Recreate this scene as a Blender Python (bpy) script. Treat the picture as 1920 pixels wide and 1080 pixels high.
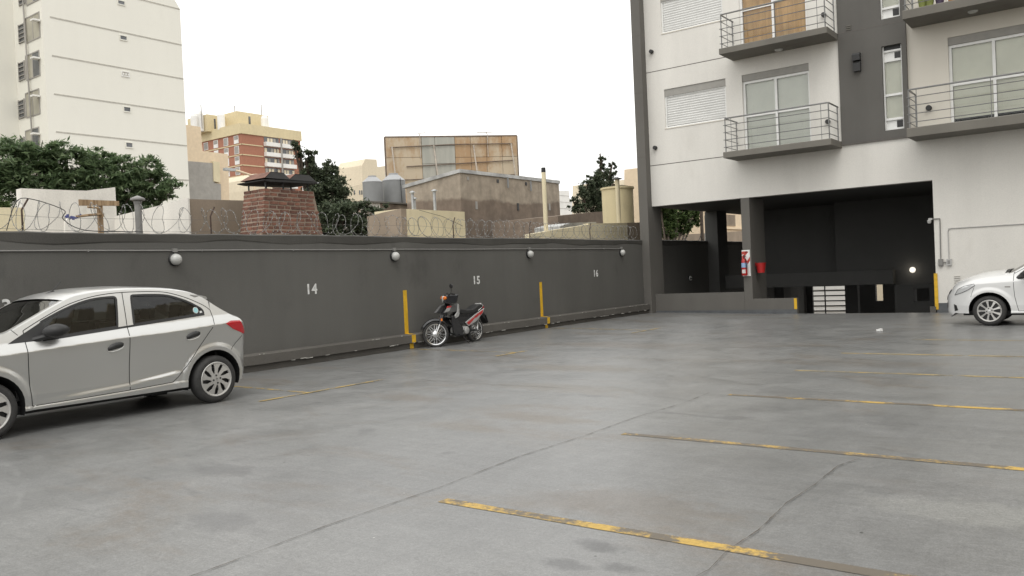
import bpy, bmesh, math, random
from mathutils import Vector, Matrix
from mathutils.geometry import tessellate_polygon
random.seed(7)
R = math.radians
scene = bpy.context.scene
for o in list(bpy.data.objects): bpy.data.objects.remove(o)
COL = scene.collection

# ------------------------------------------------------------------ camera
EYE = Vector((0, 0, 1.5))
YAW, PITCH, ROLL, FPX = R(36.69), R(-0.92), R(-2.59), 1557.0
fwd = Vector((-math.sin(YAW)*math.cos(PITCH), math.cos(YAW)*math.cos(PITCH), math.sin(PITCH)))
rt = Vector((math.cos(YAW), math.sin(YAW), 0)); upv = rt.cross(fwd)
rt2 = rt*math.cos(ROLL) + upv*math.sin(ROLL); up2 = upv*math.cos(ROLL) - rt*math.sin(ROLL)
CAMM = Matrix((rt2, up2, -fwd)).transposed()
cd = bpy.data.cameras.new('camera'); cam = bpy.data.objects.new('camera', cd); COL.objects.link(cam)
cam.matrix_world = Matrix.Translation(EYE) @ CAMM.to_4x4()
cd.sensor_width = 36; cd.lens = FPX/1920*36; cd.clip_start = 0.05; cd.clip_end = 6000
scene.camera = cam

# ------------------------------------------------------------------ sky, sun, exposure
world = bpy.data.worlds.new('World'); scene.world = world; world.use_nodes = True
wn = world.node_tree.nodes; wl = world.node_tree.links
bg = wn['Background']
sky = wn.new('ShaderNodeTexSky'); sky.sky_type = 'NISHITA'; sky.sun_disc = False
SUN_EL, SUN_AZ = R(58), R(150)
sky.sun_elevation = SUN_EL; sky.sun_rotation = SUN_AZ; sky.air_density = 1.0; sky.dust_density = 6.0; sky.ozone_density = 1.0
hs = wn.new('ShaderNodeHueSaturation'); hs.inputs['Saturation'].default_value = 0.10
cloud = wn.new('ShaderNodeMix'); cloud.data_type = 'RGBA'; cloud.inputs[0].default_value = 0.88
cloud.inputs[7].default_value = (11.6, 11.55, 11.3, 1)          # the even white cloud deck
wl.new(sky.outputs[0], hs.inputs['Color']); wl.new(hs.outputs[0], cloud.inputs[6]); wl.new(cloud.outputs[2], bg.inputs[0])
bg.inputs[1].default_value = 0.1
sl = bpy.data.lights.new('sun', 'SUN'); sun = bpy.data.objects.new('sun', sl); COL.objects.link(sun)
sl.energy = 0.7; sl.angle = R(40); sl.color = (1, .97, .92)
sdir = Vector((math.sin(SUN_AZ)*math.cos(SUN_EL), math.cos(SUN_AZ)*math.cos(SUN_EL), math.sin(SUN_EL)))
sun.rotation_euler = sdir.to_track_quat('Z', 'Y').to_euler(); sun.location = (0, 0, 40)
vs = scene.view_settings; vs.view_transform = 'Standard'; vs.look = 'None'; vs.exposure = 0.5; vs.gamma = 1; vs.use_curve_mapping = False
scene.cycles.max_bounces = 8; scene.cycles.transparent_max_bounces = 12

# ------------------------------------------------------------------ node materials
class NT:
    def __init__(s, name):
        s.m = bpy.data.materials.new(name); s.m.use_nodes = True
        s.n = s.m.node_tree.nodes; s.l = s.m.node_tree.links; s.b = s.n['Principled BSDF']; s.out = s.n['Material Output']
        s.tc = None
    def put(s, sock, v):
        if isinstance(v, bpy.types.NodeSocket): s.l.new(v, sock)
        else:
            if isinstance(v, tuple) and len(v) == 3 and sock.type == 'RGBA': v = v + (1,)
            sock.default_value = v
    def co(s, scale=(1, 1, 1), rot=(0, 0, 0), loc=(0, 0, 0), gen='Object'):
        if s.tc is None: s.tc = s.n.new('ShaderNodeTexCoord')
        mp = s.n.new('ShaderNodeMapping'); s.l.new(s.tc.outputs[gen], mp.inputs[0])
        mp.inputs['Scale'].default_value = scale; mp.inputs['Rotation'].default_value = rot; mp.inputs['Location'].default_value = loc
        return mp.outputs[0]
    def noise(s, scale=1, detail=4, rough=.55, vec=None, dist=0.0):
        t = s.n.new('ShaderNodeTexNoise'); s.l.new(vec if vec is not None else s.co(), t.inputs['Vector'])
        t.inputs['Scale'].default_value = scale; t.inputs['Detail'].default_value = detail
        t.inputs['Roughness'].default_value = rough; t.inputs['Distortion'].default_value = dist
        return t.outputs[0]
    def voro(s, scale, vec=None, out=0):
        t = s.n.new('ShaderNodeTexVoronoi'); s.l.new(vec if vec is not None else s.co(), t.inputs['Vector']); t.inputs['Scale'].default_value = scale
        return t.outputs[out]
    def ramp(s, fac, a, b, ca=0.0, cb=1.0):
        t = s.n.new('ShaderNodeMapRange'); t.clamp = True; t.interpolation_type = 'SMOOTHSTEP'
        s.put(t.inputs[0], fac)
        for i, v in ((1, a), (2, b), (3, ca), (4, cb)): t.inputs[i].default_value = v
        return t.outputs[0]
    def mix(s, f, a, b, mode='MIX'):
        t = s.n.new('ShaderNodeMix'); t.data_type = 'RGBA'; t.blend_type = mode
        s.put(t.inputs[0], f); s.put(t.inputs[6], a); s.put(t.inputs[7], b); return t.outputs[2]
    def math(s, op, a, b=0.0):
        t = s.n.new('ShaderNodeMath'); t.operation = op; s.put(t.inputs[0], a); s.put(t.inputs[1], b); return t.outputs[0]
    def scl(s, col, f):
        t = s.n.new('ShaderNodeVectorMath'); t.operation = 'SCALE'; s.put(t.inputs[0], col); s.put(t.inputs[3], f); return t.outputs[0]
    def sep(s, vec):
        t = s.n.new('ShaderNodeSeparateXYZ'); s.l.new(vec, t.inputs[0]); return t.outputs
    def bump(s, h, strength=.3, dist=.01):
        t = s.n.new('ShaderNodeBump'); t.inputs['Strength'].default_value = strength; t.inputs['Distance'].default_value = dist
        s.put(t.inputs['Height'], h); s.l.new(t.outputs[0], s.b.inputs['Normal'])
    def base(s, c): s.put(s.b.inputs['Base Color'], c)
    def set(s, **k):
        for a, v in k.items(): s.put(s.b.inputs[{'rough': 'Roughness', 'metal': 'Metallic', 'spec': 'Specular IOR Level', 'coat': 'Coat Weight', 'coatr': 'Coat Roughness', 'ec': 'Emission Color', 'es': 'Emission Strength', 'alpha': 'Alpha', 'sub': 'Subsurface Weight'}[a]], v)

def plain(name, col, rough=.5, metal=0, var=.12, scale=6, bump=0, **k):
    t = NT(name); n = t.noise(scale, 4)
    t.base(t.scl(col, t.ramp(n, .25, .75, 1-var, 1+var))); t.set(rough=rough, metal=metal, **k)
    if bump: t.bump(t.noise(scale*8, 3), bump, .005)
    return t.m
def stucco(name, col, var=.10, streak=.12, dirt=(.20, .17, .13), dirtamt=.25, fine=60, bump=.25, rough=.85, big=.5, dlo=.55, dhi=.8):
    """painted render: cloudy tone, faint run-off streaks, patches of dirt, fine grain"""
    t = NT(name)
    a = t.noise(big, 5, .6); b = t.noise(1.0, 4, .6, t.co((.9, .9, .10)))
    c = t.noise(fine, 2, .6); d = t.noise(1.3, 6, .65, t.co((1, 1, .6), loc=(5, 3, 1)))
    col2 = t.scl(col, t.ramp(a, .25, .75, 1-var, 1+var))
    col2 = t.scl(col2, t.ramp(b, .3, .7, 1-streak, 1+streak*.4))
    col2 = t.scl(col2, t.ramp(c, .2, .8, .94, 1.06))
    col2 = t.mix(t.math('MULTIPLY', t.ramp(d, dlo, dhi), dirtamt), col2, dirt)
    t.base(col2); t.set(rough=rough, spec=.3); t.bump(t.math('ADD', c, t.math('MULTIPLY', t.noise(9, 3), .6)), bump, .006)
    return t.m
MAT = {}
def mk_materials():
    M = MAT
    # --- painted concrete deck
    t = NT('deck_paint'); co = t.co()
    big = t.noise(.28, 5, .6); mid = t.noise(1.5, 6, .62, dist=.6); fine = t.noise(38, 4, .7)
    c = t.mix(t.ramp(big, .3, .7), (.146, .147, .145), (.186, .186, .181))
    c = t.scl(c, t.ramp(mid, .25, .78, .92, 1.07))
    sw1 = t.noise(1, 5, .6, t.co((1.1, 9, 1), (0, 0, R(-14))), 1.2); sw2 = t.noise(1, 5, .6, t.co((8, .8, 1), (0, 0, R(22)), (3, 1, 0)), 1.6)
    c = t.scl(c, t.ramp(sw1, .32, .70, .95, 1.045)); c = t.scl(c, t.ramp(sw2, .32, .7, .96, 1.035))
    st = t.noise(.55, 5, .6, t.co((.8, 1.5, 1), (0, 0, R(8)), (11.3, 4.2, 0)), .8); st2 = t.noise(6, 5, .7)
    c = t.mix(t.math('MULTIPLY', t.ramp(st, .51, .70), t.ramp(st2, .3, .65, .15, .75)), c, (.135, .112, .088))
    st3 = t.noise(1.2, 4, .55, t.co((.7, 1.6, 1), (0, 0, R(-10)), (2.3, 9.2, 0)), 1.0)
    c = t.mix(t.math('MULTIPLY', t.ramp(st3, .62, .72), .5), c, (.085, .085, .085))
    sc = t.noise(1, 6, .75, t.co((2.2, 30, 1), (0, 0, R(-24))), .5); pt = t.noise(1.1, 3, .5, t.co(loc=(7, 7, 0)))
    c = t.mix(t.math('MULTIPLY', t.ramp(sc, .66, .74), t.ramp(pt, .5, .68, 0, .55)), c, (.36, .36, .35))
    v = t.voro(2.6); c = t.mix(t.ramp(v, .012, .022, .75, 0.0), c, (.5, .5, .48))
    v2 = t.voro(1.7, t.co(loc=(.3, .7, 0))); c = t.mix(t.ramp(v2, .014, .022, .9, 0.0), c, (.02, .02, .02))
    # stains with a place of their own: (x, y, radius along x, along y, colour, amount)
    for (cx, cy, rx, ry, sc_, amt) in ((-2.6, 4.68, .75, .40, (.115, .098, .08), .55), (-3.05, 4.5, .5, .3, (.125, .11, .095), .4), (-4.9, 7.0, .9, .25, (.12, .10, .075), .6), (-5.4, 6.3, .7, .22, (.125, .105, .08), .5), (-7.4, 7.6, .9, .3, (.12, .1, .08), .55),
                                     (-6.05, 4.0, .5, .22, (.09, .09, .09), .6), (-4.75, 3.1, .45, .2, (.10, .10, .10), .55), (-.74, 5.4, .8, .35, (.24, .24, .225), .55), (-2.35, 3.86, .2, .11, (.07, .07, .07), .8), (-2.36, 3.52, .18, .09, (.075, .075, .075), .8), (-2.1, 3.62, .14, .08, (.07, .07, .07), .7),
                                     (-7.0, 10.9, 1.6, .5, (.14, .12, .095), .6), (-6.0, 9.0, 1.4, .4, (.135, .115, .09), .5), (-1.2, 3.0, .7, .3, (.12, .105, .09), .5), (-8.2, 14.5, 2.2, .7, (.14, .12, .1), .5)):
        d = t.n.new('ShaderNodeVectorMath'); d.operation = 'LENGTH'; t.l.new(t.co((1/rx, 1/ry, 0), loc=(-cx/rx, -cy/ry, 0)), d.inputs[0])
        e = t.math('ADD', d.outputs['Value'], t.math('MULTIPLY', t.math('SUBTRACT', st2, .5), 1.9))
        c = t.mix(t.ramp(e, .35, 1.05, amt, 0), c, sc_)
    # faint rings left by turning tyres
    for (cx, cy, r0, w, amt) in ((-9.2, -2.2, 5.32, .05, .28), (-9.2, -2.2, 5.52, .04, .24), (-9.2, -2.2, 6.7, .06, .18), (-1.0, 16.0, 6.6, .10, -.22), (-1.0, 16.0, 8.0, .09, -.18), (-6.5, 13, 3.0, .12, -.15)):
        d = t.n.new('ShaderNodeVectorMath'); d.operation = 'DISTANCE'; t.l.new(co, d.inputs[0]); d.inputs[1].default_value = (cx, cy, 0)
        e = t.math('ABSOLUTE', t.math('SUBTRACT', d.outputs['Value'], r0))
        f = t.math('MULTIPLY', t.ramp(e, 0, w, 1, 0), t.ramp(t.noise(1.6, 5, .7, t.co(loc=(cx, cy, r0))), .42, .66))
        c = t.scl(c, t.math('ADD', 1.0, t.math('MULTIPLY', f, amt)))
    bl = t.noise(7, 5, .72, dist=.8); c = t.scl(c, t.ramp(bl, .28, .72, .92, 1.07)); sp_ = t.noise(16, 4, .7, t.co((1, 2.2, 1), (0, 0, R(-18)))); c = t.mix(t.ramp(sp_, .64, .76, 0, .45), c, (.29, .29, .28))
    gr = t.noise(110, 2, .6); c = t.scl(c, t.ramp(gr, .25, .75, .80, 1.20)); c = t.scl(c, t.ramp(fine, .25, .75, .82, 1.18))
    t.base(c); t.set(rough=t.ramp(mid, .3, .7, .31, .42), spec=.5)
    t.bump(t.math('ADD', t.math('MULTIPLY', fine, .5), t.math('ADD', sw1, sw2)), .16, .006)
    M['deck'] = t.m
    def worn(name, yel, under, lo, hi, bare=0.0, edge=True):
        t = NT(name); n = t.noise(2.4, 6, .72, t.co(loc=(1, 4, 0))); f = t.noise(26, 4, .7)
        k = t.ramp(t.math('ADD', n, t.math('MULTIPLY', t.math('SUBTRACT', f, .5), .35)), lo, hi)
        c = t.mix(k, under, t.scl(yel, t.ramp(f, .2, .8, .75, 1.15)))
        t.base(c); t.set(rough=.6)
        if bare:
            tr = t.n.new('ShaderNodeBsdfTransparent'); mx = t.n.new('ShaderNodeMixShader')
            b = t.math('ADD', t.noise(1.9, 5, .7, t.co(loc=(9, 2, 0))), t.math('MULTIPLY', t.math('SUBTRACT', t.noise(40, 3, .7), .5), .5))
            if edge: b = t.math('ADD', b, t.ramp(t.math('ABSOLUTE', t.math('SUBTRACT', t.sep(t.co(gen='Generated'))[1], .5)), .30, .50, 0, .42))
            b = t.ramp(b, bare-.05, bare+.05)
            t.l.new(b, mx.inputs[0]); t.l.new(t.b.outputs[0], mx.inputs[1]); t.l.new(tr.outputs[0], mx.inputs[2]); t.l.new(mx.outputs[0], t.out.inputs[0])
        return t.m
    M['line_near'] = worn('worn_yellow_paint', (.46, .30, .065), (.118, .100, .076), .45, .60, .72)
    M['line_far'] = worn('faded_yellow_paint', (.42, .30, .09), (.16, .145, .11), .40, .60, .62)
    M['line_left'] = worn('thin_yellow_paint', (.50, .34, .08), (.17, .15, .11), .42, .56, .54, False)
    M['yellow'] = plain('yellow_wall_paint', (.62, .37, .018), .55, var=.14, scale=9)
    M['crack'] = plain('crack_filler', (.10, .088, .075), .9, var=.4, scale=14)
    M['wallgrey'] = stucco('dark_grey_render', (.106, .103, .095), .10, .10, (.062, .060, .056), .6, 55, .2, .8, .35)
    M['coping'] = stucco('bitumen_coping', (.072, .069, .062), .16, .1, (.045, .043, .04), .6, 40, .5, .75)
    M['kerbtop'] = stucco('grey_plinth_paint', (.105, .098, .088), .12, .1, (.2, .19, .17), .3, 50, .3, .8)
    M['chip'] = plain('chipped_plaster', (.42, .41, .38), .9, var=.3, scale=20)
    M['numwhite'] = plain('stencil_white', (.62, .62, .60), .7, var=.2, scale=14)
    M['bldwhite'] = stucco('off_white_render', (.68, .66, .615), .045, .07, (.42, .39, .34), .22, 70, .12, .85, .3)
    M['bldcream'] = stucco('cream_render', (.64, .605, .535), .04, .035, (.42, .38, .31), .15, 70, .12, .85, .3)
    M['bldgrey'] = stucco('warm_grey_render', (.116, .111, .102), .08, .10, (.075, .066, .06), .35, 60, .15, .85, .4)
    M['pillar'] = stucco('grey_pillar_render', (.135, .128, .116), .07, .09, (.09, .085, .08), .4, 60, .15, .85, .4)
    M['inside'] = stucco('garage_render', (.088, .087, .083), .08, .04, (.05, .05, .05), .3, 50, .1, .8, .4)
    M['slab'] = stucco('balcony_concrete', (.165, .155, .135), .07, .12, (.09, .065, .055), .5, 60, .15, .85)
    M['skirt'] = plain('floor_paint_upturn', (.085, .09, .095), .6, var=.15)
    M['joint'] = plain('shadow_joint', (.12, .11, .10), .9)
    M['rail'] = plain('grey_rail_paint', (.20, .20, .195), .4, .3, .08)
    M['shutter'] = plain('white_shutter', (.62, .62, .60), .5, var=.05, scale=3)
    M['shutbox'] = plain('shutter_box_grey', (.30, .29, .265), .6, var=.06)
    M['alu'] = plain('white_aluminium', (.76, .76, .74), .35, var=.04)
    M['blind'] = plain('roller_blind', (.78, .76, .66), .8, var=.06, scale=1.5)
    M['blindg'] = plain('grey_curtain', (.77, .765, .71), .8, var=.06, scale=1.5)
    t = NT('orange_wood'); w = t.noise(1, 5, .6, t.co((9, 9, .5)), 1); b = t.noise(1.6, 4)
    t.base(t.scl(t.mix(t.ramp(w, .3, .7), (.60, .33, .11), (.78, .47, .18)), t.ramp(b, .3, .7, .85, 1.1))); t.set(rough=.45); M['wood'] = t.m
    t = NT('old_timber'); w = t.noise(1, 5, .6, t.co((14, 14, 1)), 1)
    t.base(t.mix(t.ramp(w, .3, .7), (.20, .13, .07), (.42, .30, .18))); t.set(rough=.85); M['timber'] = t.m
    M['black'] = plain('black_plastic', (.018, .018, .018), .5, var=.1)
    M['blackm'] = plain('satin_black_metal', (.03, .03, .03), .4, .3)
    M['hood'] = plain('sooty_sheet_metal', (.022, .021, .02), .85, var=.2)
    M['hoodrust'] = plain('rust_red_sheet', (.17, .085, .06), .85, var=.25, scale=5)
    M['rubber'] = plain('tyre_rubber', (.030, .029, .028), .75, var=.2, scale=18)
    M['dark'] = plain('underbody_black', (.012, .012, .012), .8)
    M['galv'] = plain('galvanised_steel', (.42, .43, .43), .45, .6, .15, 12)
    M['wire'] = plain('razor_wire_steel', (.17, .165, .155), .5, .4, .3, 5)
    M['conduit'] = plain('grey_conduit', (.20, .195, .185), .55, var=.1)
    M['conduitl'] = plain('pale_conduit', (.42, .415, .40), .5, var=.08)
    M['rustpost'] = plain('rusty_iron', (.060, .038, .028), .85, var=.4, scale=20)
    M['lampdome'] = plain('frosted_lamp_glass', (.44, .44, .42), .25, var=.1, scale=14)
    M['white'] = plain('white_paint', (.76, .76, .74), .4, var=.04)
    M['red'] = plain('fire_red_enamel', (.42, .018, .018), .35, var=.12)
    M['redlabel'] = plain('red_print', (.45, .05, .035), .5)
    M['bluelabel'] = plain('blue_print', (.25, .38, .58), .5)
    M['chrome'] = plain('chrome', (.72, .72, .72), .15, 1, .04)
    M['orange'] = plain('amber_lens', (.75, .20, .03), .2)
    M['bikered'] = plain('red_decal', (.42, .035, .035), .35)
    M['bikesilver'] = plain('silver_plastic', (.45, .45, .44), .35, .4, .08)
    M['bikeblack'] = plain('gloss_black_paint', (.014, .014, .016), .2, coat=.6)
    M['bikegrey'] = plain('dark_grey_paint', (.13, .13, .13), .35, .3)
    M['seat'] = plain('black_vinyl', (.02, .02, .02), .6)
    M['cream'] = stucco('cream_wall_paint', (.70, .62, .43), .06, .1, (.35, .28, .18), .25, 40, .2)
    M['creamtank'] = stucco('cream_tank_paint', (.66, .57, .36), .05, .1, (.35, .28, .18), .3, 40, .2)
    M['whitewall'] = stucco('whitewashed_wall', (.78, .75, .69), .05, .16, (.30, .29, .26), .45, 30, .3)
    M['tanwall'] = stucco('tan_render', (.29, .235, .18), .14, .16, (.18, .15, .12), .5, 30, .4)
    M['tower'] = stucco('ivory_tower_paint', (.76, .745, .675), .02, .015, (.6, .58, .51), .15, 45, .05, .9, .06)
    M['towergr'] = plain('tower_joint', (.46, .44, .39), .9)
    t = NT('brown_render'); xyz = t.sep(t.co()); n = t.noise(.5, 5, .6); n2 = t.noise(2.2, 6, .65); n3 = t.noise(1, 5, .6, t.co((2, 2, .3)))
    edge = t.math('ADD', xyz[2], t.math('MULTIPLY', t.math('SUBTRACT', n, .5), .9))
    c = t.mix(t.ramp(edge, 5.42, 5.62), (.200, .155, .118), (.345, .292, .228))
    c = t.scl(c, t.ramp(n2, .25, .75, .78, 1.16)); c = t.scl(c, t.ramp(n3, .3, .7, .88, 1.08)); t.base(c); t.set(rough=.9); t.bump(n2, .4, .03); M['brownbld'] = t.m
    t = NT('rust_sheet'); n = t.noise(.8, 6, .65, t.co((1, 1, .35))); n2 = t.noise(3.5, 5, .7)
    info = t.n.new('ShaderNodeObjectInfo')
    k = t.math('ADD', t.math('ADD', t.math('MULTIPLY', n, 1.5), t.math('MULTIPLY', n2, .35)), t.math('MULTIPLY', t.math('SUBTRACT', info.outputs['Random'], .5), .22))
    t.base(t.mix(t.ramp(k, .78, 1.12), (.48, .40, .29), (.38, .25, .14))); t.set(rough=.8); M['rust'] = t.m
    t = NT('zinc_sheet'); n = t.noise(.7, 5, .6, t.co((1.5, 1.5, .25))); n2 = t.noise(5, 4)
    t.base(t.mix(t.ramp(n, .35, .7), (.33, .33, .29), (.47, .45, .39))); t.set(rough=.6, metal=.1); M['zinc'] = t.m
    M['ruststeel'] = plain('weathered_steel', (.17, .13, .10), .75, .2, .25, 4)
    M['palesteel'] = plain('pale_strut_paint', (.42, .37, .31), .7, var=.25, scale=4)
    t = NT('roof_zinc'); n = t.noise(1.4, 4); t.base(t.mix(t.ramp(n, .35, .7), (.30, .30, .29), (.55, .55, .53))); t.set(rough=.55, metal=.2); M['zincroof'] = t.m
    t = NT('fired_brick'); info = t.n.new('ShaderNodeObjectInfo'); n = t.noise(9, 5, .65); n2 = t.noise(30, 3, .6)
    c = t.mix(info.outputs['Random'], (.115, .055, .040), (.215, .098, .066)); c = t.scl(c, t.ramp(n, .25, .75, .68, 1.25))
    c = t.mix(t.ramp(n2, .55, .75, 0, .35), c, (.30, .23, .18)); t.base(c); t.set(rough=.92); t.bump(n, .5, .012); M['brick'] = t.m
    M['mortar'] = stucco('lime_mortar', (.31, .24, .185), .15, .1, (.25, .18, .13), .4, 30, .6)
    M['towerbrick'] = stucco('far_red_brick', (.36, .165, .11), .08, .02, (.3, .12, .07), .2, 2, .05, .9, .05)
    M['towercream'] = stucco('far_yellow_render', (.62, .53, .34), .05, .02, (.45, .32, .18), .25, 2, .05, .9, .05)
    M['farbeige'] = stucco('far_beige_render', (.66, .58, .44), .05, .02, (.45, .4, .3), .2, 2, .05, .9, .08)
    M['farpeach'] = stucco('far_peach_render', (.70, .57, .41), .05, .02, (.5, .4, .3), .2, 3, .05, .9, .1)
    M['fargrey'] = stucco('far_grey_render', (.34, .325, .30), .14, .04, (.2, .19, .17), .5, 3, .1, .9, .3)
    M['farwhite'] = plain('far_white_panel', (.74, .73, .70), .6, var=.06, scale=.3)
    M['farwin'] = plain('far_window_glass', (.11, .115, .12), .15, var=.3, scale=.6)
    M['shade'] = plain('window_shade_cloth', (.40, .38, .31), .7, var=.15, scale=.8)
    M['tank'] = plain('grey_fibre_cement', (.235, .24, .24), .6, var=.08, scale=1.5)
    M['tanklid'] = plain('tank_lid', (.34, .345, .35), .5, var=.08, scale=2)
    M['peel'] = stucco('peeling_whitewash', (.58, .55, .50), .12, .2, (.22, .12, .08), .8, 12, .5, .9, 1.2, .5, .62)
    M['asphalt'] = stucco('street_asphalt', (.055, .055, .055), .15, .05, (.09, .085, .08), .3, 20, .4, .9, .2)
    M['roofs'] = stucco('neighbour_yard', (.19, .17, .145), .2, .05, (.12, .11, .09), .4, 10, .3, .9, .15)
    M['bark'] = plain('tree_bark', (.085, .065, .05), .9, var=.3, scale=8, bump=.5)
    def leaf(name, a, b, c3):
        t = NT(name); g = t.n.new('ShaderNodeNewGeometry'); r = g.outputs['Random Per Island']
        c = t.mix(t.ramp(r, 0, .6), a, b); c = t.mix(t.ramp(r, .72, 1), c, c3); t.base(c); t.set(rough=.55, spec=.3)
        tl = t.n.new('ShaderNodeBsdfTranslucent'); t.l.new(c, tl.inputs[0]); mx = t.n.new('ShaderNodeMixShader'); mx.inputs[0].default_value = .42
        t.l.new(t.b.outputs[0], mx.inputs[1]); t.l.new(tl.outputs[0], mx.inputs[2]); t.l.new(mx.outputs[0], t.out.inputs[0]); return t.m
    M['leafA'] = leaf('feathery_green_leaves', (.075, .115, .056), (.14, .20, .096), (.22, .28, .15))
    M['leafB'] = leaf('dull_dark_leaves', (.060, .076, .048), (.10, .128, .076), (.18, .20, .135))
    M['leafC'] = leaf('olive_leaves', (.055, .088, .03), (.10, .15, .052), (.16, .21, .08))
    # --- vehicle paint
    t = NT('silver_car_paint'); n = t.noise(900, 2); t.base(t.scl((.59, .59, .575), t.ramp(n, .3, .7, .93, 1.07)))
    t.set(metal=.8, rough=.28, coat=.6, coatr=.04); M['silver'] = t.m
    t = NT('white_car_paint'); t.base((.74, .74, .73)); t.set(rough=.3, coat=.8, coatr=.04); M['carwhite'] = t.m
    t = NT('hubcap_silver'); t.base((.48, .47, .45)); t.set(metal=.5, rough=.38); M['hubcap'] = t.m
    t = NT('lamp_lens_red'); t.base((.42, .012, .018)); t.set(rough=.1, coat=.8); M['tail'] = t.m
    t = NT('lamp_lens_clear'); t.base((.72, .73, .73)); t.set(rough=.08, metal=.35, coat=1.0); M['headlamp'] = t.m
    def glass(name, tint, refl):
        t = NT(name); t.n.remove(t.b)
        tr = t.n.new('ShaderNodeBsdfTransparent'); tr.inputs[0].default_value = tint + (1,)
        gl = t.n.new('ShaderNodeBsdfGlossy'); gl.inputs['Roughness'].default_value = .02
        fr = t.n.new('ShaderNodeFresnel'); fr.inputs[0].default_value = 1.5; mx = t.n.new('ShaderNodeMixShader')
        f = t.math('MULTIPLY', fr.outputs[0], refl); t.l.new(f, mx.inputs[0]); t.l.new(tr.outputs[0], mx.inputs[1]); t.l.new(gl.outputs[0], mx.inputs[2]); t.l.new(mx.outputs[0], t.out.inputs[0]); return t.m
    M['carglass'] = glass('tinted_car_glass', (.34, .36, .33), 1.25)
    M['winglass'] = glass('window_glass', (.95, .96, .95), .8)
    t = NT('lit_bulb'); t.base((1, .95, .85)); t.set(ec=(1, .93, .8, 1), es=2.2); M['bulb'] = t.m
    M['interior'] = plain('car_interior', (.032, .031, .030), .8, var=.1)
    M['seatgrey'] = plain('car_seat_cloth', (.055, .053, .05), .9, var=.15)
    M['sticker'] = plain('teal_sticker', (.30, .55, .58), .5)
    M['pot'] = plain('clay_pot', (.40, .17, .06), .8); M['potp'] = plain('purple_pot', (.07, .05, .09), .6); M['potg'] = plain('green_pot', (.22, .25, .07), .7)
    M['bluerag'] = plain('blue_cloth', (.09, .10, .26), .9)
mk_materials()

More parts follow.
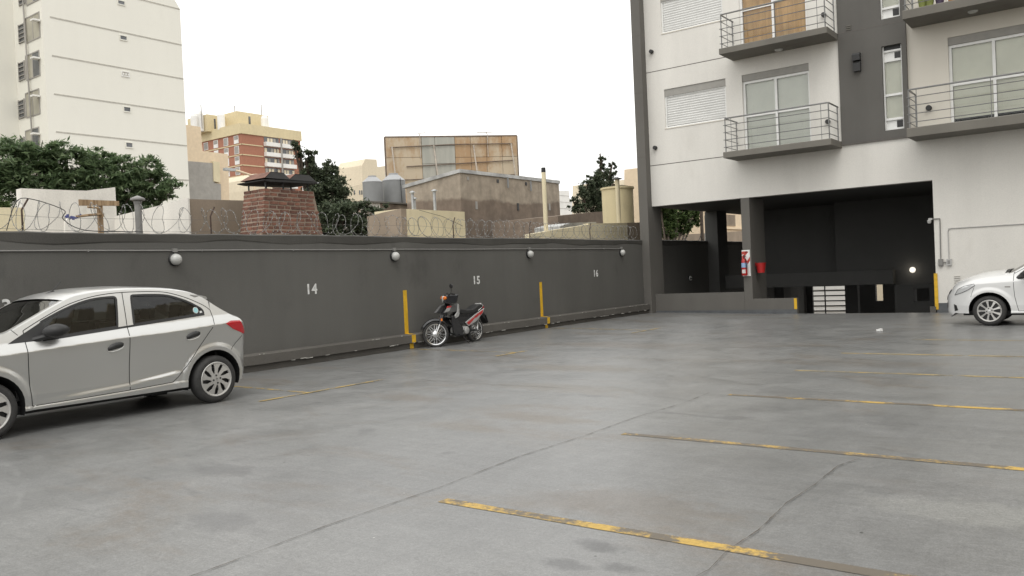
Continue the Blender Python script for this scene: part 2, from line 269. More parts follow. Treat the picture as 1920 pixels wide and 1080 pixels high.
# ------------------------------------------------------------------ mesh helpers
class MB:
    def __init__(s): s.v = []; s.f = []; s.mi = []
    def add(s, vs, fs, mi=0):
        o = len(s.v); s.v += [tuple(v) for v in vs]; s.f += [tuple(i+o for i in f) for f in fs]; s.mi += [mi]*len(fs); return s
    def box(s, x0, x1, y0, y1, z0, z1, mi=0):
        return s.add([(x0, y0, z0), (x1, y0, z0), (x1, y1, z0), (x0, y1, z0), (x0, y0, z1), (x1, y0, z1), (x1, y1, z1), (x0, y1, z1)],
                     [(0, 3, 2, 1), (4, 5, 6, 7), (0, 1, 5, 4), (1, 2, 6, 5), (2, 3, 7, 6), (3, 0, 4, 7)], mi)
    def cbox(s, c, d, rot=None, mi=0):
        vs = [Vector((a*d[0]/2, b*d[1]/2, e*d[2]/2)) for e in (-1, 1) for a, b in ((-1, -1), (1, -1), (1, 1), (-1, 1))]
        if rot is not None: vs = [rot @ v for v in vs]
        return s.add([v + Vector(c) for v in vs], [(0, 3, 2, 1), (4, 5, 6, 7), (0, 1, 5, 4), (1, 2, 6, 5), (2, 3, 7, 6), (3, 0, 4, 7)], mi)
    def prism(s, pts, axis, a, b, mi=0):
        """polygon in the plane across axis (0:x -> (y,z), 1:y -> (x,z), 2:z -> (x,y)) extruded from a to b"""
        def mk(p, t): return (t, p[0], p[1]) if axis == 0 else (p[0], t, p[1]) if axis == 1 else (p[0], p[1], t)
        n = len(pts); vs = [mk(p, a) for p in pts] + [mk(p, b) for p in pts]
        fs = [tuple(range(n)), tuple(range(2*n-1, n-1, -1))] + [(i, i+n, (i+1) % n+n, (i+1) % n) for i in range(n)]
        return s.add(vs, fs, mi)
    def tube(s, path, r, n=6, closed=False, mi=0):
        path = [Vector(p) for p in path]; m = len(path); vs = []; fs = []; prev = None
        for i, p in enumerate(path):
            if closed: t = path[(i+1) % m] - path[i-1]
            else: t = path[min(i+1, m-1)] - path[max(i-1, 0)]
            if t.length < 1e-9: t = Vector((0, 0, 1))
            t.normalize()
            u = prev - t*prev.dot(t) if prev is not None else t.orthogonal()
            if u.length < 1e-6: u = t.orthogonal()
            u.normalize(); prev = u; w = t.cross(u); rr = r[i] if isinstance(r, (list, tuple)) else r
            for k in range(n):
                a = 2*math.pi*k/n; vs.append(p + (u*math.cos(a) + w*math.sin(a))*rr)
        for i in range(m if closed else m-1):
            j = (i+1) % m
            for k in range(n): fs.append((i*n+k, i*n+(k+1) % n, j*n+(k+1) % n, j*n+k))
        if not closed: fs += [tuple(range(n-1, -1, -1)), tuple((m-1)*n+k for k in range(n))]
        return s.add(vs, fs, mi)
    def lathe(s, prof, c=(0, 0, 0), axis=2, n=20, mi=0, a0=0, a1=2*math.pi):
        full = abs(a1-a0-2*math.pi) < 1e-6; k = n if full else n+1; vs = []; fs = []
        for i in range(k):
            a = a0 + (a1-a0)*i/n
            for r, h in prof:
                x, y = r*math.cos(a), r*math.sin(a)
                p = (x, y, h) if axis == 2 else (h, x, y) if axis == 0 else (y, h, x)
                vs.append((p[0]+c[0], p[1]+c[1], p[2]+c[2]))
        m = len(prof)
        for i in range(n):
            j = (i+1) % k
            for q in range(m-1): fs.append((i*m+q, j*m+q, j*m+q+1, i*m+q+1))
        return s.add(vs, fs, mi)
    def build(s, name, mats, parent=None, smooth=False, loc=None, rot=None):
        me = bpy.data.meshes.new(name); me.from_pydata(s.v, [], s.f)
        if not isinstance(mats, (list, tuple)): mats = [mats]
        for m in mats: me.materials.append(MAT[m])
        if len(mats) > 1: me.polygons.foreach_set('material_index', s.mi)
        me.validate()
        bm = bmesh.new(); bm.from_mesh(me); bmesh.ops.remove_doubles(bm, verts=bm.verts, dist=1e-5); bmesh.ops.recalc_face_normals(bm, faces=bm.faces); bm.to_mesh(me); bm.free()
        if smooth:
            me.shade_smooth()
            me.set_sharp_from_angle(angle=R(40))
        return link(name, me, parent, loc, rot)
def link(name, me, parent=None, loc=None, rot=None):
    o = bpy.data.objects.new(name, me); COL.objects.link(o)
    if parent is not None: o.parent = parent
    if loc is not None: o.location = loc
    if rot is not None: o.rotation_euler = rot
    return o
def tag(o, label=None, cat=None, group=None, kind=None):
    if cat and not kind: kind = 'thing'
    for k, v in (('label', label), ('category', cat), ('group', group), ('kind', kind)):
        if v: o[k] = v
    return o
def thing(name, label, cat, loc=(0, 0, 0), rz=0, group=None):
    o = bpy.data.objects.new(name, None); COL.objects.link(o); o.location = loc; o.rotation_euler = (0, 0, rz); o.empty_display_size = .2
    return tag(o, label, cat, group)
def box(name, mat, parent, *a): return MB().box(*a).build(name, mat, parent)
def at(px, py, axis, val):
    """survey: the point of the real plane axis = val that stands on this line of sight"""
    d = CAMM @ Vector(((px-960)/FPX, (540-py)/FPX, -1)); t = (val-EYE[axis])/d[axis]; return EYE + d*t
def catmull(pts, sub=8):
    out = []; n = len(pts)
    for i in range(n-1):
        p0, p1, p2, p3 = pts[max(i-1, 0)], pts[i], pts[i+1], pts[min(i+2, n-1)]
        for k in range(sub):
            t = k/sub; out.append(tuple(.5*(2*b + (c-a)*t + (2*a-5*b+4*c-d)*t*t + (3*b-a-3*c+d)*t**3) for a, b, c, d in zip(p0, p1, p2, p3)))
    out.append(tuple(pts[-1])); return out
def interp(tab, x):
    if x <= tab[0][0]: return tab[0][1]
    for (a, b), (c, d) in zip(tab, tab[1:]):
        if x <= c: return b + (d-b)*(x-a)/(c-a)
    return tab[-1][1]
def sm(a, b, x):
    t = max(0, min(1, (x-a)/(b-a))); return t*t*(3-2*t)
def wall_holes(x0, x1, z0, z1, holes, y, depth, bottom=True):
    """wall sheet facing -Y with rectangular openings, their reveals, and its outer edge faces"""
    xs = sorted({x0, x1, *[h[0] for h in holes], *[h[1] for h in holes]}); zs = sorted({z0, z1, *[h[2] for h in holes], *[h[3] for h in holes]}); mb = MB()
    for i in range(len(xs)-1):
        for j in range(len(zs)-1):
            cx, cz = (xs[i]+xs[i+1])/2, (zs[j]+zs[j+1])/2
            if any(h[0] < cx < h[1] and h[2] < cz < h[3] for h in holes): continue
            mb.add([(xs[i], y, zs[j]), (xs[i+1], y, zs[j]), (xs[i+1], y, zs[j+1]), (xs[i], y, zs[j+1])], [(0, 1, 2, 3)])
    for (a, b, c, d) in list(holes) + [(x0, x1, z0, z1)]:
        q = [(a, c), (b, c), (b, d), (a, d)]
        for k in range(4):
            (ax, az), (bx, bz) = q[k], q[(k+1) % 4]
            mb.add([(ax, y, az), (bx, y, bz), (bx, y+depth, bz), (ax, y+depth, az)], [(0, 1, 2, 3)])
    return mb
# ================================================================== the setting
F = 24.15            # plane of the apartment facade
WX = -12.51          # face of the boundary wall
KX = -12.31          # face of the plinth along it
GZ = -2.6            # street level; the car park is a deck one storey up
def zf(x, y): return .075*sm(-8, -12.3, x)*sm(9, 24, y)
tag(box('ground', 'roofs', None, -3000, 3000, -3000, 3000, GZ-.4, GZ), kind='structure')
mb = MB(); xs = [-12.6 + i*.7 for i in range(39)]; ys = [-16 + i*(F+16)/56 for i in range(57)]
for j, y in enumerate(ys):
    for x in xs: mb.v.append((x, y, zf(x, y)))
n = len(xs)
for j in range(len(ys)-1):
    for i in range(n-1): mb.f.append((j*n+i, j*n+i+1, (j+1)*n+i+1, (j+1)*n+i)); mb.mi.append(0)
deck = tag(mb.build('parking_deck', 'deck', None, True), 'grey painted concrete parking deck with scuffs and worn bay lines', kind='structure')
tag(box('deck_base', 'inside', None, -12.45, xs[-1], -16, F-.02, GZ+.01, -.03), kind='structure')
tag(MB().prism([(F, 0), (41.5, GZ+.05), (41.5, GZ+.02), (F, -.4)], 0, -12.45, -4.12).build('ramp', 'inside'), 'dark ramp going down into the garage', kind='structure')
# bay lines on the deck
def ribbon(name, mat, pts, w, z=.003, parent=deck, jit=0.0, step=.25):
    P = []
    for a, b in zip(pts, pts[1:]):
        a, b = Vector(a), Vector(b); k = max(1, int((b-a).length/step))
        for i in range(k): P.append(a.lerp(b, i/k))
    P.append(Vector(pts[-1])); vs = []
    for i, p in enumerate(P):
        t = (P[min(i+1, len(P)-1)] - P[max(i-1, 0)]).normalized(); nn = Vector((-t.y, t.x))
        ww = w*(1 + random.uniform(-jit, jit)); c = p + nn*random.uniform(-jit, jit)*w*.6
        for sg in (-1, 1):
            q = c + nn*ww/2*sg; vs.append((q.x, q.y, zf(q.x, q.y)+z))
    return MB().add(vs, [(2*i, 2*i+2, 2*i+3, 2*i+1) for i in range(len(P)-1)]).build(name, mat, parent)
for i, y in enumerate((4.16, 6.65, 9.14, 11.50, 13.82, 16.30)):
    ribbon('bay_line', 'line_near' if i < 3 else 'line_far', [(-3.76 if i < 5 else -3.2, y), (4.5, y-.02)], .105 if i < 3 else .085, .0028, deck, .05)
for y0, x1, ya, yb in ((7.55, -9.1, 6.62, 8.85), (12.86, -9.45, 12.1, 13.1), (18.05, -9.35, 17.1, 18.6)):
    ribbon('bay_line', 'line_left', [(KX+.02, y0), (x1, y0-.1)], .06, .004, deck, .1)
    ribbon('bay_line', 'line_left', [(x1, ya), (x1, yb)], .06, .008, deck, .1)
ribbon('slab_joint', 'crack', [(-4.02, 9.2), (-3.98, 8.4), (-4.05, 7.5), (-4.03, 6.4), (-4.07, 5.4), (-4.0, 4.4), (-4.02, 3.4), (-3.97, 2.5), (-4.0, 1.2)], .005, .006, deck, .8, .06)
ribbon('slab_joint', 'crack', [(-1.66, 6.5), (-1.74, 6.2), (-1.73, 5.6), (-1.75, 5.1), (-1.71, 4.5), (-1.73, 4.1)], .005, .009, deck, .8, .05)
ribbon('slab_joint', 'crack', [(-1.73, 4.1), (-1.70, 3.8), (-1.76, 3.4)], .004, .009, deck, .5, .05)
ribbon('slab_joint', 'crack', [(-9.5, 9.0), (-8.6, 9.05), (-7.4, 8.95), (-6.0, 9.0)], .006, .006, deck, .7, .07)

# ------------------------------------------------------------------ boundary wall
bw = thing('boundary_wall', 'long dark grey rendered boundary wall with bay numbers and yellow marks', 'wall')
MB().box(WX-.30, WX, -16, 41.2, GZ, 2.34).build('wall', 'wallgrey', bw)
mb = MB(); K = 150; ph = [random.uniform(0, 6) for _ in range(6)]; prof = []
for i in range(K+1):
    y = -16 + 57.2*i/K
    lo = 2.27 + .022*math.sin(y*1.3+ph[0]) + .016*math.sin(y*3.1+ph[1]) + random.uniform(-.008, .008)
    tp = 2.425 + .008*math.sin(y*.8+ph[2]) + random.uniform(-.006, .006); ex = .007 + .004*math.sin(y*2.2+ph[3]) + random.uniform(0, .004)
    prof.append([(WX+.002, y, lo), (WX+ex, y, lo+.02), (WX+ex+.008, y, tp-.02), (WX-.02, y, tp), (WX-.28, y, tp-.01), (WX-.315, y, tp-.04), (WX-.31, y, lo)])
for p in prof: mb.v += p
for i in range(K):
    for k in range(6): mb.f.append((i*7+k, (i+1)*7+k, (i+1)*7+k+1, i*7+k+1)); mb.mi.append(0)
mb.build('coping', 'coping', bw)
def kz(y): return .30 + (y-8.8)*.0047
mb = MB(); prof = []; Y0, Y1, K = -16, F-.02, 120
for i in range(K+1):
    y = Y0 + (Y1-Y0)*i/K; t = kz(max(y, 0)); j = random.uniform(-.004, .004)
    prof += [(WX-.01, y, t+.012), (KX-.012, y, t+j), (KX+j, y, t-.014), (KX+j, y, t-.175+j), (KX-.02, y, t-.185), (KX-.07, y, t-.185), (KX-.07, y, -.02)]
mb.v = prof
for i in range(K):
    for k in range(6): mb.f.append((i*7+k, (i+1)*7+k, (i+1)*7+k+1, i*7+k+1)); mb.mi.append(0)
mb.build('plinth', 'kerbtop', bw)
mb = MB()
for i in range(90):
    y = random.uniform(3, 23.8); t = kz(y)
    if random.random() < .75: mb.cbox((KX+.001, y, t-.178+random.uniform(-.004, .006)), (.012, random.uniform(.02, .16), random.uniform(.006, .014)))
    else: mb.cbox((KX-.004, y, t-.004), (.014, random.uniform(.02, .10), random.uniform(.005, .01)))
tag(mb.build('plaster_chips', 'chip', bw), kind='stuff')
for y, tw in ((12.93, .115), (18.06, .115)):
    t = kz(y)
    box('yellow_mark', 'yellow', bw, WX+.001, WX+.005, y-tw/2, y+tw/2, t+.005, 1.27)
    MB().add([(WX+.004, y-tw/2, t+.0165), (KX-.012, y-tw/2, t+.007), (KX-.012, y+tw/2, t+.007), (WX+.004, y+tw/2, t+.0165)], [(0, 1, 2, 3)]).build('yellow_mark', 'yellow', bw)
    box('yellow_mark', 'yellow', bw, KX+.004, KX+.008, y-tw/2, y+tw/2, t-.17, t-.008)
    box('yellow_mark', 'yellow', bw, KX-.069, KX-.064, y-tw/2, y+tw/2, zf(KX, y)+.004, t-.187)
def number(txt, y, z, h):
    cu = bpy.data.curves.new('number', 'FONT'); cu.body = txt; cu.size = h/.70; cu.offset = .007; cu.extrude = .0015; cu.align_x = 'CENTER'; cu.space_character = 1.12
    tmp = bpy.data.objects.new('tmp', cu); COL.objects.link(tmp); bpy.context.view_layer.update()
    me = bpy.data.meshes.new_from_object(tmp.evaluated_get(bpy.context.evaluated_depsgraph_get())); bpy.data.objects.remove(tmp)
    me.materials.clear(); me.materials.append(MAT['numwhite'])
    o = link('bay_number', me, bw, (WX+.003, y, z), (R(90), 0, R(90))); o.scale = (1.0, 1, 1); tag(o, 'white painted bay number ' + txt); return o
for txt, y, z in (('13', 4.97, 1.29), ('14', 10.40, 1.31), ('15', 15.38, 1.32), ('16', 20.90, 1.34)): number(txt, y, z, .185)
cdt = thing('conduit', 'thin grey conduit pipe running along the top of the boundary wall', 'conduit')
MB().tube([(WX+.016, -10+i*1.0, 2.145+.003*math.sin(i*1.7)) for i in range(33)]+[(WX+.016, 22.4, 2.145)], .0125, 6).build('pipe', 'conduit', cdt, True)
for i in range(17): MB().cbox((WX+.016, -9+i*1.9, 2.145), (.034, .02, .036)).build('clip', 'conduit', cdt)
place = ('above the parked silver car, largest of the row', 'left of the motorcycle, over the first yellow wall mark', 'right of the motorcycle, near the second yellow wall mark', 'nearest the grey building pillar')
for (y, z), pl in zip(((7.6, 1.995), (12.64, 2.0), (17.57, 2.01), (22.45, 2.02)), place):
    t = thing('bulkhead_lamp', 'round white bulkhead lamp ' + pl, 'wall lamp', (WX, y, z), 0, 'bulkhead lamps along the boundary wall')
    MB().lathe([(0, 0), (.105, 0), (.108, .03), (.095, .045), (0, .045)], axis=0, n=28).build('base', 'black', t, True)
    MB().lathe([(.093, .045), (.095, .06), (.085, .10), (.06, .13), (.03, .145), (0, .148)], axis=0, n=28).build('glass', 'lampdome', t, True)
    MB().cbox((.026, 0, .15), (.05, .075, .06)).cbox((.02, 0, .112), (.02, .02, .03)).build('junction_box', 'conduit', t)

# the opposite side of the lot, behind the photographer
ob = thing('opposite_wall', 'dark grey boundary wall on the side of the lot behind the viewer', 'wall')
box('wall', 'wallgrey', ob, 6.0, 6.3, -16, F-.02, GZ, 2.4)
nb = thing('opposite_block', 'plain neighbouring block, unseen beyond the wall behind the viewer, shaped for window reflections', 'building')  # unseen block added, its skyline stepped for reflections in the silver car's windows
MB().prism([(7, GZ), (7, 12.6), (14, 12.6), (14, 13.4), (14.8, 13.4), (14.8, 13.75), (15.6, 13.75), (15.6, 13.55), (16.4, 13.55), (16.4, 13.95), (17.4, 13.95), (17.4, 13.6), (18.6, 13.6), (18.6, 13.75), (20.2, 13.7), (20.2, 13.9), (23.5, 13.9), (23.5, GZ)], 0, 10, 18).build('wall', 'farbeige', nb)
for k in range(4):
    for q in range(4): box('window', 'farwin', nb, 9.93, 9.99, 8.2+k*4.1, 9.8+k*4.1, 1.2+q*2.9, 2.6+q*2.9)

# ------------------------------------------------------------------ razor wire on the wall
rz = thing('razor_wire', 'coiled razor wire along the top of the boundary wall', 'razor wire')
path = []; y = -6.0; a = 0.0; xw = WX-.15; barbs = MB(); seg = 22; rr = .215
while y < 23.6:
    if len(path) % seg == 0: rr = random.uniform(.19, .235); pit = random.choice([.14, .18, .24, .30]); sk = random.uniform(-.10, .10)
    a = 2*math.pi*len(path)/seg
    p = Vector((xw + rr*math.cos(a)*.85 + random.uniform(-.004, .004), y + sk*math.sin(a) + .10*math.sin(a*.5), 2.44 + .215 + rr*math.sin(a)))
    p.z = max(p.z, 2.437); path.append(p); y += pit/seg
    if len(path) % 2 == 0: barbs.cbox(p, (.008, .024, .008), Matrix.Rotation(random.uniform(0, 3), 3, 'X'))
MB().tube(path, .0040, 4).build('coil', 'wire', rz)
tag(barbs.build('barbs', 'galv', rz), kind='stuff')
MB().tube([(xw, -6+i*1.5, 2.66+.025*math.sin(i*2.1)) for i in range(20)]+[(xw, 23.6, 2.66)], .003, 4).build('strand', 'wire', rz)
MB().tube([(xw+.02, -6+i*1.5, 2.47+.02*math.sin(i*1.3)) for i in range(20)]+[(xw+.02, 23.6, 2.47)], .003, 4).build('strand', 'wire', rz)
for px in (43, 396, 850, 993, 1106):
    y = at(px, 436, 0, xw).y
    MB().tube([(xw, y, 2.40), (xw, y, 2.74), (xw-.02, y+.10, 2.90)], .014, 5).build('post', 'rustpost', rz)
p0 = at(43, 376, 0, xw); p1 = at(160, 433, 0, xw)
tag(MB().tube(catmull([(xw+.03, p0.y-.25, 2.44), (xw+.03, p0.y-.10, 2.85), (xw+.03, p0.y+.12, p0.z+.02), (xw+.03, p0.y+.55, p0.z-.12), (xw+.03, (p0.y+p1.y)/2+.1, 2.62), (xw+.03, p1.y, 2.46), (xw+.03, p1.y+.9, 2.45)], 6), .0065, 5).build('black_cable', 'black', None, True),
    'slack black cable sagging over the razor wire near the bent post', 'cable')

# ------------------------------------------------------------------ apartment building
B = thing('apartment_building', 'off white and grey apartment building with balconies over a dark garage', 'building')
TOP = 13.6; ST = 2.98
win = [(-11.66, -9.63, 5.90+k*ST, 7.12+k*ST) for k in range(2)]
drs = [(-9.12, -7.16, 4.80+k*ST, 7.12+k*ST) for k in range(2)]
wall_holes(-12.25, -6.33, 3.48, TOP, win+drs, F, .28).build('wall', 'bldwhite', B)
wall_holes(-6.33, -4.10, 3.48, 4.70, [], F, .28).build('wall', 'bldwhite', B)
wall_holes(-4.10, 6.0, .25, 4.70, [], F, .28).build('wall', 'bldwhite', B)
box('skirting', 'skirt', B, -4.10, 6.0, F-.012, F+.26, -.05, .25)
drr = [(-3.63, -1.60, 4.80+k*ST, 7.11+k*ST) for k in range(2)]
wall_holes(-4.60, 6.0, 4.70, TOP, drr, F+.05, .23).build('wall', 'bldcream', B)
nws = [(-5.21, -4.72, 4.92+k*ST, 7.18+k*ST) for k in range(2)]
wall_holes(-6.33, -4.60, 4.70, TOP, nws, F-.05, .33).build('grey_band', 'bldgrey', B)
box('core', 'bldgrey', B, -12.52, 6.0, F+.30, 42, 3.72, TOP)
box('ceiling', 'inside', B, -12.52, 6.0, F+.02, 42, 3.50, 3.70)
box('roof', 'bldgrey', B, -12.6, 6.1, F-.1, 42.1, TOP+.002, TOP+.3)
for z in (4.78, 7.75, 10.73):
    box('joint', 'joint', B, -12.25, -6.335, F-.003, F-.001, z-.011, z+.011)
    if z > 5: box('joint', 'joint', B, -6.32, -4.61, F-.053, F-.051, z-.011, z+.011)
box('joint', 'joint', B, -6.34, -4.62, F-.052, F-.002, 4.665, 4.698)  # dark strip coloured in for the shadow gap under the grey band
box('pillar', 'pillar', B, -12.56, -12.252, F-.30, F+.62, -.05, TOP-.002)
for z in (1.2, 5.05, 7.1, 8.9): box('joint', 'joint', B, -12.561, -12.25, F-.303, F-.3005, z-.006, z+.006) if z > 5 else None
box('pillar', 'pillar', B, -9.31, -9.05, F-.002, F+1.2, -.05, 3.478)
box('pillar', 'inside', B, -12.57, -12.1, 29.0, 29.9, GZ, 3.498)
box('pillar', 'inside', B, -12.57, -12.1, 36.0, 36.9, GZ, 3.498)
box('parapet', 'pillar', B, -12.25, -9.312, F-.01, F+.14, -.05, .665)
box('parapet', 'pillar', B, -9.048, -7.75, F-.01, F+.14, -.05, .455)
box('skirting', 'skirt', B, -12.25, -7.748, F-.016, F-.0115, -.03, .13)
box('yellow_mark', 'yellow', B, -7.83, -7.746, F-.022, F-.017, .135, .45)
box('yellow_mark', 'yellow', B, -4.145, -4.06, F-.022, F-.013, .08, 1.03)
box('concrete_stub', 'kerbtop', B, -4.26, -4.12, F-.05, F+.1, -.03, .16)
# the garage behind the opening
box('garage_wall', 'inside', B, -11.1, -8.22, 31.0, 31.2, 1.08, 3.498)
wall_holes(-7.98, 6.0, .6, 3.498, [], 30.0, .2).build('garage_wall', 'inside', B)
box('garage_wall', 'inside', B, -8.22, -7.985, 30.02, 31.18, .62, 3.498)
box('garage_beam', 'inside', B, -12.45, -6.3, 29.55, 29.95, .62, 1.10)
wall_holes(-6.3, 6.0, GZ, .598, [(-5.72, -5.25, .02, .45), (-4.72, -4.2, .02, .40)], 29.7, .5).build('garage_wall', 'inside', B)
wall_holes(-12.45, -4.0, GZ, 3.498, [(-12.2, -10.55, GZ, .8), (-9.34, -9.02, -.45, .5)], 40.2, .3).build('garage_wall', 'inside', B)
box('garage_wall', 'inside', B, -9.0, -8.55, 34.0, 34.3, GZ, 1.5)
box('garage_wall', 'inside', B, -4.1, -3.9, F+.3, 29.68, GZ, 3.498)
gate = MB()
for i in range(12): gate.box(-12.15, -10.58, 40.05, 40.10, -2.3+i*.235, -2.3+i*.235+.05)
for x in (-12.15, -11.55, -10.62): gate.box(x, x+.05, 40.0, 40.049, -2.5, .5)
gate.build('gate', 'black', B)
t = thing('garage_lamp', 'small lit round white lamp inside the dark garage', 'lamp', tuple(at(1711, 506, 1, 29.98)))
MB().lathe([(.0, -.06), (.04, -.05), (.058, -.02), (.05, 0)], axis=1, n=20).build('bulb', 'bulb', t, True)
MB().lathe([(0, .0), (.10, .0), (.10, .018), (0, .018)], axis=1, n=20).build('base', 'white', t, True)
pl = bpy.data.lights.new('garage_lamp_light', 'POINT'); pl.energy = 1.2; pl.color = (1, .9, .75); pl.shadow_soft_size = .08
plo = link('lamp_light', pl, t, (0, -.2, 0))
t = thing('inner_lamp', 'small round wall lamp seen low in the dark behind the parapet', 'lamp', tuple(at(1292, 522, 0, WX)))
MB().lathe([(0, 0), (.10, 0), (.10, .04), (0, .04)], axis=0, n=20).build('base', 'black', t, True)
MB().lathe([(.085, .04), (.08, .08), (.04, .11), (0, .115)], axis=0, n=20).build('glass', 'lampdome', t, True)
MB().cbox((.10, 0, .0), (.04, .22, .035)).build('band', 'black', t)
# street seen through the gate
hs_ = thing('street_house', 'pale house front across the street seen through the garage gate', 'house', (0, 0, 0))
box('wall', 'farbeige', hs_, -26, -6, 55, 62, GZ, 1.8); box('garage_door', 'farwhite', hs_, -18.5, -14.2, 54.9, 54.98, GZ, 0.2)
for i in range(7): box('door_rib', 'shutbox', hs_, -18.5, -14.2, 54.86, 54.895, GZ+.35*i+.1, GZ+.35*i+.13)
box('band', 'tanwall', hs_, -26.05, -5.95, 54.9, 62.05, 1.802, 2.0)

# windows with roller shutters
def shutter_window(h, k):
    a, b, c, d = h; w = MB().box(a, a+.05, F+.05, F+.12, c, d).box(b-.05, b, F+.05, F+.12, c, d).box(a+.05, b-.05, F+.05, F+.12, c, c+.05).box(a+.05, b-.05, F+.05, F+.12, d-.25, d-.21).build('window', 'alu', B)
    box('shutter_box', 'shutbox', w, a+.002, b-.002, F+.025, F+.045, d-.22, d-.002)
    m = MB(); z0 = c+.11; zt = d-.225; n = 12; hh = (zt-z0)/n
    for i in range(n): m.add([(a+.055, F+.075, z0+i*hh), (b-.055, F+.075, z0+i*hh), (b-.055, F+.063, z0+i*hh+hh*.6), (a+.055, F+.063, z0+i*hh+hh*.6), (b-.055, F+.075, z0+(i+1)*hh), (a+.055, F+.075, z0+(i+1)*hh)], [(0, 1, 2, 3), (3, 2, 4, 5)])
    m.box(a+.055, b-.055, F+.054, F+.07, z0-.045, z0-.001)
    tag(m.build('shutter', 'shutter', w), kind='stuff')
    box('dark_gap', 'dark', w, a+.05, b-.05, F+.10, F+.11, c+.05, z0-.01)
    box('sill', 'bldcream', w, a-.02, b+.02, F-.015, F+.05, c-.03, c-.001)
for k, h in enumerate(win): shutter_window(h, k)
# balcony doors
def balcony_door(h, y, kind):
    a, b, c, d = h; m = (a+b)/2; y0 = y+.06; w = MB()
    w.box(a, a+.07, y0, y0+.09, c, d-.20).box(b-.05, b, y0, y0+.09, c, d-.20).box(a+.07, b-.05, y0, y0+.09, c, c+.07).box(a+.07, b-.05, y0, y0+.09, d-.27, d-.20)
    w.box(m-.035, m+.035, y0+.002, y0+.07, c+.07, d-.27)
    if kind != 'wood': w.box(a+.07, m-.035, y0+.01, y0+.06, c+1.06, c+1.13).box(m+.035, b-.05, y0+.01, y0+.06, c+1.06, c+1.13)
    else: w.box(a+.07, m-.035, y0+.01, y0+.06, c+1.22, c+1.25).box(m+.035, b-.05, y0+.01, y0+.06, c+1.32, c+1.37)
    w = w.build('balcony_door', 'alu', B)
    box('shutter_box', 'shutbox', w, a+.002, b-.002, y+.02, y0+.08, d-.198, d-.002)
    for (p, q) in ((a+.07, m-.035), (m+.035, b-.05)):
        box('pane', 'winglass', w, p, q, y0+.036, y0+.042, c+.07, d-.27)
        lo = c+.22 if kind == 'gap' else c+.08
        box('blind', {'wood': 'wood', 'gap': 'blind', 'grey': 'blindg'}[kind], w, p+.005, q-.005, y0+.085, y0+.095, lo, d-.27)
        if kind == 'gap': box('dark_gap', 'dark', w, p+.005, q-.005, y0+.12, y0+.13, c+.07, lo)
balcony_door(drs[0], F, 'grey'); balcony_door(drs[1], F, 'wood'); balcony_door(drr[0], F+.05, 'gap'); balcony_door(drr[1], F+.05, 'gap')
for k, (a, b, c, d) in enumerate(nws):
    y0 = F-.05+.10; w = MB().box(a, a+.035, y0, y0+.08, c, d).box(b-.035, b, y0, y0+.08, c, d)
    for z0, z1 in ((c, c+.05), (c+.27, c+.33), (c+.92, c+.98), (d-.42, d-.36), (d-.16, d-.11)): w.box(a+.035, b-.035, y0, y0+.08, z0, z1)
    w = w.build('narrow_window', 'alu', B)
    for z0, z1 in ((c+.33, c+.92), (c+.98, d-.42)):
        box('pane', 'winglass', w, a+.035, b-.035, y0+.03, y0+.036, z0, z1); box('blind', 'blind', w, a+.036, b-.036, y0+.09, y0+.10, z0-.02, z1+.02)
    box('panel', 'alu', w, a+.036, b-.036, y0+.05, y0+.06, c+.05, c+.27); box('panel', 'alu', w, a+.036, b-.036, y0+.05, y0+.06, d-.36, d-.16)
    box('vent_grille', 'blackm', w, b-.20, b-.05, y0+.035, y0+.049, c+.07, c+.25); box('vent_grille', 'blackm', w, b-.20, b-.05, y0+.035, y0+.049, d-.34, d-.18)
    box('lintel', 'black', w, a+.001, b-.001, y0+.02, y0+.2, d-.11, d-.001)
# balconies
def balcony(a, b, z0, z1, dep=1.05, lines=(.0,)):
    y0 = F-dep; s = MB(); c = .02
    s.prism([(y0, z0), (y0, z1-c), (y0+c, z1), (F-.003 if b < -6 else F+.047, z1), (F-.003 if b < -6 else F+.047, z0)], 0, a, b); s = s.build('balcony', 'slab', B)
    ya = y0+.06; xa, xb = a+.06, b-.06
    MB().tube([(xa, F-.04, z1+.97), (xa, ya+.04, z1+.97), (xa+.012, ya+.01, z1+.97), (xa+.05, ya, z1+.97), (xb-.04, ya, z1+.97), (xb, ya+.04, z1+.97), (xb, F-.06, z1+.97)], .022, 8).build('handrail', 'rail', s, True)
    for k in range(4):
        zz = z1 + .14 + k*.212
        MB().tube([(xa-.05, ya, zz), (xb+.02, ya, zz)], .011, 6).build('rail_bar', 'rail', s, True)
        MB().tube([(xa, ya-.03, zz-.002), (xa, F-.02, zz-.002)], .011, 6).build('rail_bar', 'rail', s, True)
        MB().tube([(xb, ya-.03, zz-.002), (xb, F-.06, zz-.002)], .011, 6).build('rail_bar', 'rail', s, True)
    for x, yy, r in ((xa, ya+.02, .018), (xb, ya+.02, .018), (xa, F-.10, .018), (xb, F-.12, .018), (xa+.18, ya+.012, .008), (xb-.2, ya+.012, .008), ((xa+xb)/2+.1, ya+.012, .008)):
        MB().tube([(x, yy, z1-.002), (x, yy, z1+.965)], r, 8).build('post', 'rail', s, True)
    return s
b1 = balcony(-9.37, -6.335, 4.60, 4.77); b2 = balcony(-9.37, -6.335, 7.59, 7.76)
b3 = balcony(-4.47, -.9, 4.54, 4.77); b4 = balcony(-4.47, -.9, 7.53, 7.75)
for s_, px, py, z in ((b2, 1460, 93, 7.588), (b4, 1824, 21, 7.528)):
    p = at(px, py, 2, z); MB().lathe([(0, -.05), (.07, -.045), (.11, -.02), (.12, 0), (0, 0)], tuple(p), n=20).build('ceiling_lamp', 'lampdome', s_, True)
